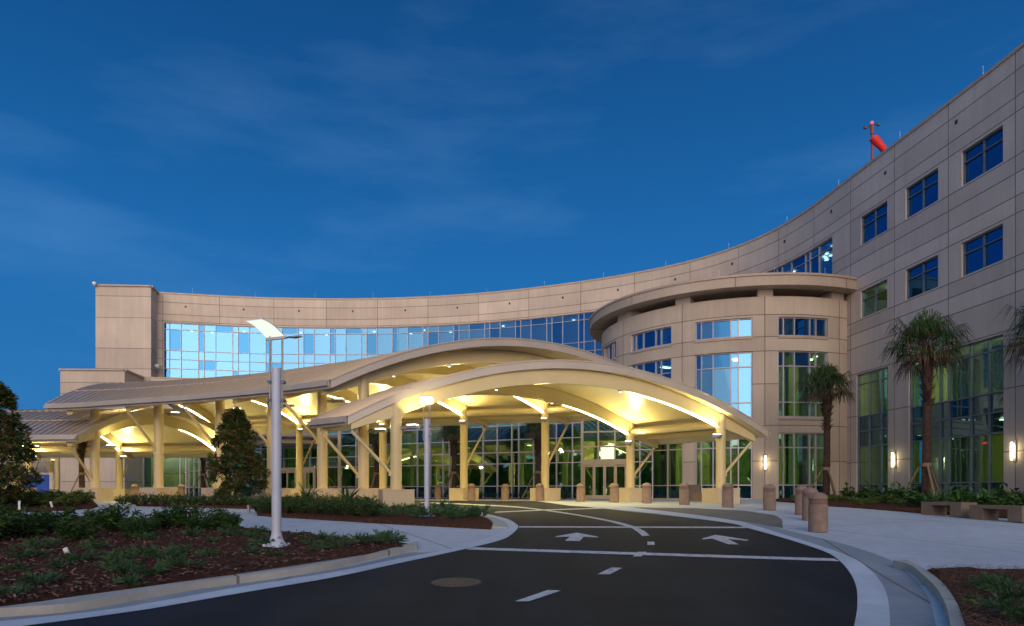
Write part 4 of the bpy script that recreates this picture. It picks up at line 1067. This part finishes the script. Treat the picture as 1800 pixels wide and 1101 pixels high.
# bollards
bol = [(1438, 16.45), (1424, 19.65), (1410, 22.2), (1352.5, 24.8), (1279, 26.8), (1203, 29.5), (1137, 31.7), (1080, 33.3), (1021, 35), (948.5, 37.2), (888, 38.9), (829, 37.9), (770, 43.5), (705, 44), (319, 42), (237, 41)]
names = ['nearest tan bollard, in front at the right end of the row', 'second nearest tan bollard, tucked behind the front one', 'third tan bollard, left of the overlapping front pair', 'tan bollard standing alone between drive and round tower', 'tan bollard in front of the right canopy column pedestal', 'tan bollard beside the brown litter bin', 'tan bollard right of the pedestal by the main doors', 'tan bollard in front of the main entrance doors', 'tan bollard at the left jamb of the main doors', 'tan bollard overlapping the centre canopy pedestal', 'tan bollard midway between the two rear palms', 'tan bollard against the pedestal right of the small lamp post', 'tan bollard just right of the small lamp post', 'tan bollard half hidden behind the front left column', 'yellow-lit bollard in the hedge by the left doors', 'yellow-lit bollard beside the far left pedestal']
B0 = None
for (px_, d), lb in zip(bol, names):
    p = at(px_, d)
    if B0 is None:
        m = MB(); prof = [(.205, 0), (.22, .01), (.22, .66)]
        for k in range(4):
            z = .665 + k * .037; prof += [(.22, z), (.198, z + .005), (.198, z + .019), (.22, z + .024)]
        prof += [(.22, .81)]
        for k in range(1, 9): a = R(k * 11.2); prof.append((.22 * math.cos(a), .81 + .15 * math.sin(a)))
        m.lathe(prof, n=36); B0 = m.build('bollard', 'bollard_tan', None, True); tag(B0, lb, 'bollard', 'tan bollards along the drive'); o = B0
    else: o = B0.copy(); C.objects.link(o); o['label'] = lb
    o.location = (p.x, p.y, G(d))
# benches
def bench(px0, py0, px1, py1, label, grp='concrete benches'):
    a, b = gp(px0, py0), gp(px1, py1); c = (a + b) / 2; L_ = (b - a).length; ang = math.atan2(b.y - a.y, b.x - a.x)
    t = thing('concrete_bench', label, 'bench', (c.x, c.y, G(c.y)), ang, grp)
    m = MB(); m.box((0, .28, .40), (L_, .55, .10)); m.build('seat', 'bench_concrete', t)
    for sx in (-1, 1):
        m = MB(); m.box((sx * (L_ / 2 - .22), .28, .174), (.44, .548, .348)); m.build('leg', 'bench_concrete', t)
bench(1619, 905, 1689, 911, 'brown concrete bench on the plaza, left one of the front pair')
bench(1704, 913, 1796, 921, 'brown concrete bench closest to the right edge of the photo')
bench(1234, 881.5, 1253, 881, 'small brown concrete bench by the tower glass, behind a pedestal')
p = at(1218, 39.5)
t = thing('litter_bin', 'brown square litter bin beside the tower window', 'litter bin', (p.x, p.y, G(39.5)), .2)
m = MB(); m.box((0, 0, .42), (.62, .55, .84)); m.build('bin_body', 'bench_concrete', t); m = MB(); m.box((0, 0, .87), (.66, .59, .07)); m.build('lid', 'recess_dark', t)
# manhole
p = gp(802, 1026); m = MB(); m.lathe([(.36, 0), (.36, .012), (.335, .012), (.335, .006), (.32, .006), (.32, .014), (.0, .014)], n=48)
for i in range(-7, 8):
    for j in range(-7, 8):
        x, y = i * .042, j * .042
        if x * x + y * y < .29 ** 2 and (i + j) % 2 == 0: m.box((x, y, .018), (.026, .026, .01), .2)
o = m.build('manhole_cover', 'cast_iron'); o.location = (p.x, p.y, G(p.y) + .012); tag(o, 'round patterned cast iron manhole cover in the asphalt', 'manhole cover')
sl = (G(p.y + .5) - G(p.y - .5)); o.rotation_euler = (math.atan(sl), 0, 0)
# blue sign
p = at(62, 38)
t = thing('blue_sign', 'blue panel sign in a cream frame at far left under a canopy', 'sign', (p.x, p.y, G(38) + .1), .12)
m = MB(); m.box((0, 0, .78), (1.55, .10, 1.16)); m.build('panel', 'sign_blue', t)
m = MB(); m.box((.85, 0, .72), (.16, .16, 1.5)); m.box((-.85, 0, .72), (.16, .16, 1.5)); m.box((0, 0, 1.415), (1.54, .15, .11)); m.box((0, 0, .15), (1.54, .12, .08)); m.build('frame', 'white_plastic', t)
textobj('Discharge', 'lettering', .14, 'white_plastic', (.18, -.056, 1.2), (R(90), 0, 0), t)
# bed markers
def marker(px_, py_, h, lean, label):
    p = gp(px_, py_, .1); m = MB(); m.box((0, 0, h / 2), (.07, .025, h)); m.box((0, -.016, h * .72), (.06, .01, h * .3)); o = m.build('plant_marker', 'white_plastic'); o.location = (p.x, p.y, G(p.y) + .1); o.rotation_euler = (0, lean, 0)
    tag(o, label, 'marker', 'white bed markers')
marker(123, 982, .20, -.45, 'leaning white plastic marker among junipers in the front bed')
marker(34, 896, .30, 0, 'upright white marker at the edge of the far left bed')
marker(92, 892, .22, -.3, 'small tilted white marker below the blue sign')
marker(1589, 889, .22, .25, 'small tilted white marker in the bed left of the tall right palm')
p = gp(437, 902); m = MB(); m.lathe([(.05, 0), (.05, .22), (.065, .22), (.065, .27), (0, .28)], n=16); o = m.build('path_light', 'fixture_grey'); o.location = (p.x, p.y, G(p.y)); tag(o, 'small grey path light stub at the edge of the left walk', 'path light')
# windsock
s_ = sp(1512); p = WING.pt(s_, -.8); zb = HR + CZ
t = thing('windsock', 'red windsock on a red mast above the roof edge', 'windsock', (p.x, p.y, zb - .5)); t.scale = (1.25, 1.25, 1.12)
m = MB(); m.tube([(0, 0, 0), (0, 0, 3.0)], .055, 10); m.tube([(0, 0, 2.6), (0, 0, 3.15)], .085, 10); m.build('mast', 'mast_red', t)
m = MB(); m.tube([(-.32, 0, 3.0), (0, 0, 3.1), (.30, 0, 3.16)], .03, 8); m.box((-.34, 0, 2.97), (.14, .1, .12)); m.box((.32, 0, 3.15), (.14, .1, .12)); m.build('lamp_arm', 'dark_metal', t)
m = MB(); m.lathe([(.0, 0), (.06, .02), (.06, .09), (0, .12)], (0, 0, 3.22), 12); m.build('beacon', 'exit_red', t)
m = MB(); m.tube([(-.02, -.1, 2.35), (.18, -.12, 2.12), (.45, -.14, 1.75), (.66, -.15, 1.42), (.78, -.15, 1.22)], [.21, .205, .17, .13, .10], 18, 0, False); m.build('sock', 'windsock_red', t, True)

# ================================================================== vegetation
def leafquad(mb, p, d, up, L_, W, mi, fold=.25):
    """a pointed leaf of two faces with a bend"""
    d = d.normalized(); s = d.cross(up)
    if s.length < 1e-3: s = Vector((1, 0, 0))
    s.normalize(); n_ = s.cross(d)
    a = p; m1 = p + d * L_ * .5 + s * W / 2 + n_ * L_ * .06; m2 = p + d * L_ * .5 - s * W / 2 + n_ * L_ * .06; e = p + d * L_ - n_ * L_ * fold
    mb.add([a, m1, e, m2], [(0, 1, 2), (0, 2, 3)], mi)
def rv(r): return Vector((r.gauss(0, 1), r.gauss(0, 1), r.gauss(0, 1))).normalized()
def shrub_mesh(seed, rad, h, nst, nl, lL, lW, name):
    r = random.Random(seed); mb = MB()
    for k in range(nst):
        a = r.uniform(0, 2 * math.pi); rr = rad * math.sqrt(r.random()); hh = h * (1 - .35 * (rr / rad) ** 2) * r.uniform(.65, 1.12)
        base = Vector((rr * .3 * math.cos(a), rr * .3 * math.sin(a), 0)); tip = Vector((rr * math.cos(a), rr * math.sin(a), hh))
        mb.tube([base, (base + tip) / 2 + Vector((0, 0, .04)), tip], [.010, .007, .003], 4, 2, False)
        for q in range(nl):
            u = r.uniform(.25, 1.0); p = base.lerp(tip, u); d = rv(r); d.z = abs(d.z) * .5 + .05 * r.uniform(-1, 2); d += Vector((math.cos(a), math.sin(a), 0)) * .35
            leafquad(mb, p, d, Vector((0, 0, 1)) + rv(r) * .4, lL * r.uniform(.6, 1.15), lW * r.uniform(.7, 1.1), 1 if r.random() < .3 else (3 if r.random() < .06 else 0), r.uniform(.1, .4))
    return mb
def juniper_mesh(seed, rad, h, nst):
    r = random.Random(seed); mb = MB()
    for k in range(nst):
        a = r.uniform(0, 2 * math.pi); rr = rad * r.uniform(.35, 1.0); hh = h * r.uniform(.45, 1.15) * (1.25 - rr / rad * .6)
        base = Vector((0, 0, .01)) + Vector((r.gauss(0, .04), r.gauss(0, .04), 0)); tip = Vector((rr * math.cos(a), rr * math.sin(a), hh))
        for q in range(26):
            u = r.uniform(.15, 1.0); p = base.lerp(tip, u); p.z += .05 * math.sin(u * 3)
            d = (tip - base).normalized() + rv(r) * .55; leafquad(mb, p, d, rv(r), r.uniform(.05, .10), .010, 0 if r.random() < .75 else 1, .1)
    return mb
def make_plants():
    protos = {}
    for i in range(3):
        o = shrub_mesh(10 + i, .42, .62, 42, 17, .13, .045, 's').build('shrub', ['leaf_dark', 'leaf_mid', 'bark', 'leaf_yellow']); protos[('shrub', i)] = o
        o = shrub_mesh(20 + i, .38, .50, 34, 16, .085, .035, 's').build('hedge_plant', ['leaf_mid', 'leaf_dark', 'bark', 'leaf_yellow']); protos[('hedge', i)] = o
        o = juniper_mesh(30 + i, .42, .24, 26).build('juniper', ['leaf_juniper', 'leaf_mid']); protos[('jun', i)] = o
    o = shrub_mesh(44, .5, .75, 12, 6, .42, .20, 's').build('broadleaf_plant', ['leaf_mid', 'leaf_dark', 'bark', 'leaf_mid']); protos[('broad', 0)] = o
    o = shrub_mesh(45, .5, .6, 14, 6, .36, .17, 's').build('broadleaf_plant', ['leaf_dark', 'leaf_mid', 'bark', 'leaf_yellow']); protos[('broad', 1)] = o
    o = shrub_mesh(46, .3, .42, 30, 12, .16, .018, 's').build('grass_clump', ['leaf_yellow', 'leaf_mid', 'bark', 'leaf_yellow']); protos[('grass', 0)] = o
    r = random.Random(3)
    for i in range(2):   # spiky cycad-like plant
        mb = MB()
        for k in range(14):
            a = 2 * math.pi * k / 14 + r.uniform(-.2, .2); e = r.uniform(.5, 1.25); L_ = r.uniform(.55, .85); prev = Vector((0, 0, .05))
            for q in range(5):
                nx = prev + Vector((math.cos(a) * math.cos(e), math.sin(a) * math.cos(e), math.sin(e))) * L_ / 5; sv = Vector((-math.sin(a), math.cos(a), 0)) * lerp(.05, .008, q / 5); s2 = Vector((-math.sin(a), math.cos(a), 0)) * lerp(.05, .008, (q + 1) / 5)
                mb.quad(prev - sv, prev + sv, nx + s2, nx - s2, k % 2); prev = nx; e -= .12
        protos[('spike', i)] = mb.build('spiky_plant', ['leaf_mid', 'leaf_dark'])
    return protos
PR = make_plants(); used = set()
def plant(kind, p, label, cat, group, s=1.0, h=.1):
    keys = [k for k in PR if k[0] == kind]; k = keys[rnd.randrange(len(keys))]; o = PR[k]
    if k in used: o = o.copy(); C.objects.link(o)
    used.add(k)
    o.location = (p[0], p[1], G(p[1]) + h); o.rotation_euler = (0, 0, rnd.uniform(0, 6.28)); o.scale = (s * rnd.uniform(.9, 1.1), s * rnd.uniform(.9, 1.1), s * rnd.uniform(.88, 1.12))
    tag(o, label, cat, group); return o
# foreground row of shrubs behind the junipers
fr = [(-20, 955, 1.25), (40, 948, 1.2), (100, 938, 1.0), (133, 955, 1.0), (165, 922, .8), (205, 938, 1.1), (240, 950, .9), (262, 935, .8), (292, 930, .85), (325, 930, 1.05), (352, 936, .8), (382, 930, .85), (408, 933, .7), (-50, 935, 1.2), (10, 925, .9)]
for i, (a, b, s) in enumerate(fr):
    plant('shrub', gp(a, b, .10), 'dark leafy shrub along the back of the front bed, ' + ('cut by left edge' if a < 30 else 'left end' if a < 120 else 'left of the gap' if a < 180 else 'right of the gap' if a < 270 else 'right half' if a < 360 else 'nearest the lamp post'), 'shrub', 'dark shrubs along the back of the front bed', s * .98)
def zone(px_, py_):
    x = 'at the far left' if px_ < 90 else 'near the leaning marker' if px_ < 180 else 'left of centre' if px_ < 300 else 'between marker and lamp post' if px_ < 420 else 'beside the big lamp post' if px_ < 560 else 'towards the right point'
    y = 'close to the shrubs' if py_ < 958 else 'in the middle' if py_ < 990 else 'close to the kerb' if py_ < 1025 else 'nearest the kerb'
    return x + ', ' + y
jn = [(40, 985), (75, 980), (110, 975), (165, 968), (205, 985), (255, 950), (285, 945), (200, 1000), (25, 1005), (70, 1030), (150, 1015), (105, 1000), (240, 975), (285, 985), (330, 960), (322, 975), (375, 955), (405, 945), (425, 955), (450, 948), (455, 935), (470, 962), (505, 955), (525, 945), (545, 960), (575, 950), (603, 943), (562, 970), (310, 1000), (345, 1000), (395, 995), (365, 980), (265, 1015), (215, 1012), (180, 975), (140, 990), (60, 965), (90, 960), (500, 985), (440, 975), (480, 978), (630, 953), (655, 950), (680, 949), (690, 957), (340, 945), (130, 1035), (230, 1030), (20, 1050), (595, 965), (170, 1030)]
jn = [q for i, q in enumerate(jn) if i % 4 != 2]
for i, (a, b) in enumerate(jn):
    plant('jun', gp(a, b, .12), 'low juniper on the front mulch bed ' + zone(a, b), 'juniper', 'junipers on the front mulch bed', rnd.uniform(.5, .98), .10)
for a, b in ((655, 955), (672, 952), (690, 957), (640, 958)):
    plant('jun', gp(a, b, .12), 'feathery juniper in the pointed tip of the front bed by the walk', 'juniper', 'junipers at the tip of the front bed', .8, .12)
for a, b, s in ((1752, 1015, .75), (1792, 1035, .9), (1775, 1065, .9), (1730, 1005, .5), (1805, 1075, .9)):
    plant('jun', gp(a, b + 30, .12), 'dark juniper in the pine straw bed at bottom right, ' + {1752: 'in the middle', 1792: 'cut by the right edge', 1775: 'lower middle', 1730: 'by the walk', 1805: 'lowest one'}[a], 'juniper', 'junipers in the bottom right bed', s, .15)
def litter(name, pts, n, L_, W_, mats, label, seed, h=.12):
    r = random.Random(seed); m = MB(); xs = [p.x for p in pts]; ys = [p.y for p in pts]
    def inside(x, y):
        c = False; j = len(pts) - 1
        for i in range(len(pts)):
            a, b = pts[i], pts[j]
            if (a.y > y) != (b.y > y) and x < (b.x - a.x) * (y - a.y) / (b.y - a.y) + a.x: c = not c
            j = i
        return c
    k = 0
    while k < n:
        y = min(ys) + (max(ys) - min(ys)) * r.random() ** 1.8; x = r.uniform(min(xs), max(xs))
        if not inside(x, y): continue
        a = r.uniform(0, 6.28); t = r.gauss(0, .25); l = L_ * r.uniform(.4, 1.2); d = Vector((math.cos(a), math.sin(a), t)) * l / 2; sd_ = Vector((-math.sin(a), math.cos(a), r.uniform(-.6, .6))) * W_ * r.uniform(.5, 1.2)
        c = Vector((x, y, G(y) + h + r.uniform(.02, .10))); m.quad(c - d - sd_, c + d - sd_, c + d + sd_, c - d + sd_, r.randrange(len(mats))); k += 1
    o = m.build(name, mats); o['kind'] = 'stuff'; tag(o, label, 'mulch'); return o
litter('mulch_chips', pxs(kT[:4] + [(700, 962), (583, 945), (433, 930), (150, 912), (-40, 905), (-90, 1080)], .1), 9000, .07, .012, ['mulch_red', 'mulch_dark', 'mulch_tan'], 'loose reddish bark chips strewn over the front left bed', 4, .10)
litter('pine_straw', pxs([(1627, 1003), (1680, 1001), (1740, 1003), (1800, 1002), (1950, 1003), (2000, 1130), (1705, 1130), (1685, 1060), (1660, 1030)], .12), 7000, .16, .0022, ['mulch_red', 'mulch_dark', 'mulch_tan'], 'loose brown pine straw covering the bottom right bed', 5, .12)
# island bed
for k in range(13):
    px_ = 216 + k * 18.5; plant('hedge', gp(px_, 887 + k * .25, .08) , 'glossy hedge plant along the left walk, ' + ('by the bollards' if k < 6 else 'below the magnolia'), 'hedge plant', 'hedge plants along the left walk', .95, .08)
for k in range(15):
    px_ = 455 + k * 14.5; plant('hedge', gp(px_, 899 + k * .55 + (k % 2) * 3, .08), 'bushy hedge plant behind the big lamp post, ' + ('left of it' if px_ < 480 else 'directly behind it' if px_ < 505 else 'just right of it' if px_ < 560 else 'far right end'), 'hedge plant', 'hedge plants behind the big lamp post', 1.12, .08)
for k in range(9):
    px_ = 470 + k * 22; plant('hedge', gp(px_, 892 + k * .4, .08), 'bushy hedge plant in front of the canopy pedestals', 'hedge plant', 'hedge plants before the pedestals', 1.15, .08)
for a, b in ((655, 908), (670, 904), (690, 910), (700, 902), (715, 906), (733, 901), (765, 906), (780, 909), (795, 903), (812, 908), (826, 912), (835, 906), (752, 912), (800, 914), (845, 912), (775, 900), (735, 911)):
    plant('jun', gp(a, b, .08), 'low juniper on the island, ' + ('left of the small lamp post' if a < 700 else 'at the foot of the small lamp post' if a < 760 else 'midway to the island tip' if a < 805 else 'at the island tip'), 'juniper', 'junipers on the island tip', rnd.uniform(.9, 1.25), .08)
plant('spike', gp(540, 893, .08), 'spiky cycad rising from the hedge left of the pedestals', 'cycad', None, 1.15, .25)
plant('spike', gp(612, 896, .08), 'spiky cycad rising from the hedge beside the front pedestal', 'cycad', None, 1.15, .25)
for k in range(14):
    px_ = -20 + k * 13; plant('grass', gp(px_, 885 + (k % 3) * 3, .08), 'yellowish grassy clump ' + ('left of the blue sign' if px_ < 40 else 'below the blue sign' if px_ < 95 else 'right of the blue sign'), 'grass clump', 'grass clumps in the far left bed', 1.3, .08)
for a, b in ((58, 889), (5, 889), (100, 880), (135, 880)):
    plant('hedge', gp(a, b, .08), 'dark small bush among the grass clumps at far left', 'bush', 'small bushes in the far left bed', 1.0, .08)
# right bed
for k in range(19):
    px_ = 1592 + k * 13; d = 26.5 + rnd.uniform(-2.5, 2.5); p = at(px_, d)
    plant('broad', p, ('tall ' if k % 3 == 0 else 'low ' if k % 3 == 1 else '') + 'broadleaf plant ' + ('left of the two benches' if px_ < 1620 else 'behind the left bench' if px_ < 1700 else 'behind the right bench'), 'broadleaf plant', 'broadleaf plants behind the benches', rnd.uniform(.6, 1.05), .05)
for px_, d in ((1530, 33), (1568, 31), (1578, 32), (1490, 37)):
    plant('broad', at(px_, d), 'broadleaf plant against the glass of the right wing', 'broadleaf plant', 'broadleaf plants by the right wing glass', 1.0, .05)
for k in range(46):
    px_ = rnd.uniform(1395, 1640); d = rnd.uniform(27, 36) if px_ > 1500 else rnd.uniform(32, 40)
    p = at(px_, d); q = gp(px_, 889 + max(0, (px_ - 1453)) * .075, .05)
    if p.y > q.y - .5 and p.x < 21: plant('grass', p, 'low grassy tuft in the bed beside the right palms', 'grass tuft', 'low tufts beside the right palms', .75, .03)
for k in range(14):
    px_ = 715 + k * 24; p = at(px_, 0); s_ = LOB.spx(px_)
    if s_: q = LOB.pt(s_, 1.3); plant('hedge', q, 'small plant at the foot of the lobby glass', 'hedge plant', 'small plants along the lobby glass', .9, .05)

def fan(mb, o, d, L_, r, brown):
    """palmetto frond: petiole then a fan of drooping narrow blades"""
    d = d.normalized(); side = d.cross(Vector((0, 0, 1)));
    if side.length < .05: side = Vector((1, 0, 0))
    side.normalize(); up = side.cross(d).normalized(); hub = o + d * L_ * .42 + Vector((0, 0, -.02))
    mb.tube([o, (o + hub) / 2 + up * .03, hub], [.018, .014, .010], 4, 1, False)
    nb_ = 24
    for k in range(nb_):
        a = lerp(-1.75, 1.75, k / (nb_ - 1)) + r.uniform(-.05, .05); bd = (d * math.cos(a) + side * math.sin(a) * .95 + up * .18 * math.cos(a)).normalized(); bl = L_ * .62 * (.62 + .38 * math.cos(a * .62)) * r.uniform(.85, 1.1)
        p0 = hub; p1 = hub + bd * bl * .55; p2 = p1 + (bd * .55 + Vector((0, 0, -.95)) + rv(r) * .25).normalized() * bl * r.uniform(.5, .75)
        sv = bd.cross(up); sv = sv.normalized() * .020 if sv.length > .01 else side * .02; m_ = (1 if r.random() < (.85 if brown else .16) else 0)
        mb.quad(p0 - sv * .4, p0 + sv * .4, p1 + sv, p1 - sv, m_); mb.add([p1 - sv, p1 + sv, p2], [(0, 1, 2)], m_)
def make_palm(seed, H_, label, crown=1.0, props=True):
    r = random.Random(seed); t = thing('palm_tree', label, 'palm tree', group='sabal palms')
    m = MB(); pts = []; rad = []; n = 14
    for k in range(n + 1):
        u = k / n; pts.append((.05 * math.sin(u * 3), .04 * math.cos(u * 2) - .04, u * H_)); rad.append(lerp(.19, .145, u) if u < .68 else lerp(.15, .24, min(1, (u - .68) / .12)) if u < .88 else lerp(.24, .12, (u - .88) / .12))
    m.tube(pts, rad, 14, 0)
    for q in range(230):       # old leaf bases
        u = r.uniform(.60, .99) if q < 160 else r.uniform(.02, .6); a = r.uniform(0, 6.28); k = min(int(u * n), n - 1); rr = lerp(rad[k], rad[k + 1], u * n - k)
        c = Vector((.05 * math.sin(u * 3), .04 * math.cos(u * 2) - .04, u * H_)); dv = Vector((math.cos(a), math.sin(a), 0)); p = c + dv * rr * .92
        w_ = .045 if q < 160 else .03; e = (dv * (.20 if q < 160 else .05) + Vector((0, 0, .20 if q < 160 else .07))); s = Vector((-dv.y, dv.x, 0)) * w_
        m.add([p - s, p + s, p + e + s * .3, p + e - s * .3, p - Vector((0, 0, .04))], [(0, 1, 2, 3), (4, 1, 2), (4, 3, 0)], 0)
    m.build('trunk', 'bark_palm', t)
    m = MB()
    for q in range(44):
        a = q * 2.399 + r.uniform(-.2, .2); el_ = lerp(1.4, -.65, (q / 43) ** .85) + r.uniform(-.12, .12)
        d = Vector((math.cos(a) * math.cos(el_), math.sin(a) * math.cos(el_), math.sin(el_))); fan(m, Vector((0, 0, H_ - .06)), d, 1.6 * crown * r.uniform(.72, 1.18), r, q > 35)
    m.build('crown', ['palm_green', 'palm_brown'], t)
    if props:
        for k in range(3):
            a = R(20 + 120 * k); m = MB(); m.bar((1.05 * math.cos(a), 1.05 * math.sin(a), 0), (.17 * math.cos(a), .17 * math.sin(a), 1.75), .08, .06); m.build('support_prop', 'timber', t)
        m = MB(); m.tube([(0, 0, 1.62), (0, 0, 1.78)], .22, 14); m.build('support_band', 'timber', t)
    return t
def put(t, px_, d, s=1, rz=0, h=.05):
    p = at(px_, d); t.location = (p.x, p.y, G(d) + h); t.scale = (s,) * 3; t.rotation_euler = (0, 0, rz); return t
put(make_palm(1, 6.9, 'tall palm with timber props behind the two concrete benches', 1.32), 1627, 30, 1, 0)
put(make_palm(2, 6.2, 'palm with timber props in front of the round tower', 1.05), 1452, 37, 1, .3)
put(make_palm(3, 7.0, 'palm whose frond tips enter at the right edge of the photo', 1.5, False), 1858, 27, 1, 0)
p0 = make_palm(4, 4.5, 'palm against the lobby glass behind the small lamp post', .8)
put(p0, 797, 45, 1, 0)
for (px_, d, rz_, lb) in ((945, 43.5, 1, 'palm against the lobby glass left of the main doors'), (662, 47, 2, 'slender palm behind the front left canopy columns'), (358, 50, 3, 'palm seen through the low left arch beside the magnolia'), (145, 47, 4, 'palm with dark props in front of the blank left wall')):
    q = dup(p0, (0, 0, 0), label=lb); put(q, px_, d, 1, rz_)

def magnolia(px_, d, H_, W, label, seed, nleaf=14000):
    r = random.Random(seed); p = at(px_, d); t = thing('magnolia_tree', label, 'magnolia tree', (p.x, p.y, G(d) + .08), group='magnolia trees in the left beds')
    m = MB(); m.tube([(0, 0, 0), (.02, 0, H_ * .3), (0, .02, H_ * .7), (0, 0, H_ * .95)], [.06, .05, .03, .01], 8)
    cl = []
    for k in range(150):
        u = r.random() ** .85; z = lerp(.10, .985, u) * H_; prof = (min(1, (u + .12) / .30) ** .6) * (1 - max(0, u - .25) / .78) ** .62; a = r.uniform(0, 6.28); rr = W / 2 * prof * math.sqrt(r.uniform(.1, 1.1))
        c = Vector((rr * math.cos(a), rr * math.sin(a), z)); cl.append((c, r.uniform(.10, .22)))
        if k < 60: m.tube([(0, 0, max(.2, z - rr * .7)), tuple((c + Vector((0, 0, max(.2, z - rr * .5)))) / 2), tuple(c)], [.02, .012, .005], 4)
    m.build('trunk', 'bark', t)
    mb = MB()
    for k in range(nleaf):
        c, s = cl[r.randrange(len(cl))]; v = rv(r); q = c + v * s * r.uniform(.3, 1.0); d_ = (v + Vector((q.x - 0, q.y, 0)).normalized() * .6 + Vector((0, 0, .25)) + rv(r) * .3)
        x = r.random(); mi = 0 if x < .50 else (1 if x < .70 else 2)
        leafquad(mb, q, d_, Vector((0, 0, 1)) + rv(r) * .6, r.uniform(.12, .19), r.uniform(.055, .08), mi, r.uniform(-.1, .2))
    mb.build('crown', ['leaf_dark', 'leaf_mid', 'leaf_rust'], t); return t
magnolia(414, 27.5, 3.75, 2.35, 'conical magnolia with rusty leaves left of the big lamp post', 5)
magnolia(-4, 24.5, 4.35, 2.35, 'large magnolia cut by the left edge of the photo', 6)
for k in [k for k in PR if k not in used]: bpy.data.objects.remove(PR[k])
0 and print('DBG', [round(sp(x),2) for x in (1368,1462,1497,1572,1667,1785)], [round(sp(x),2) for x in (386,482,572,663,752,840,930,1018)])
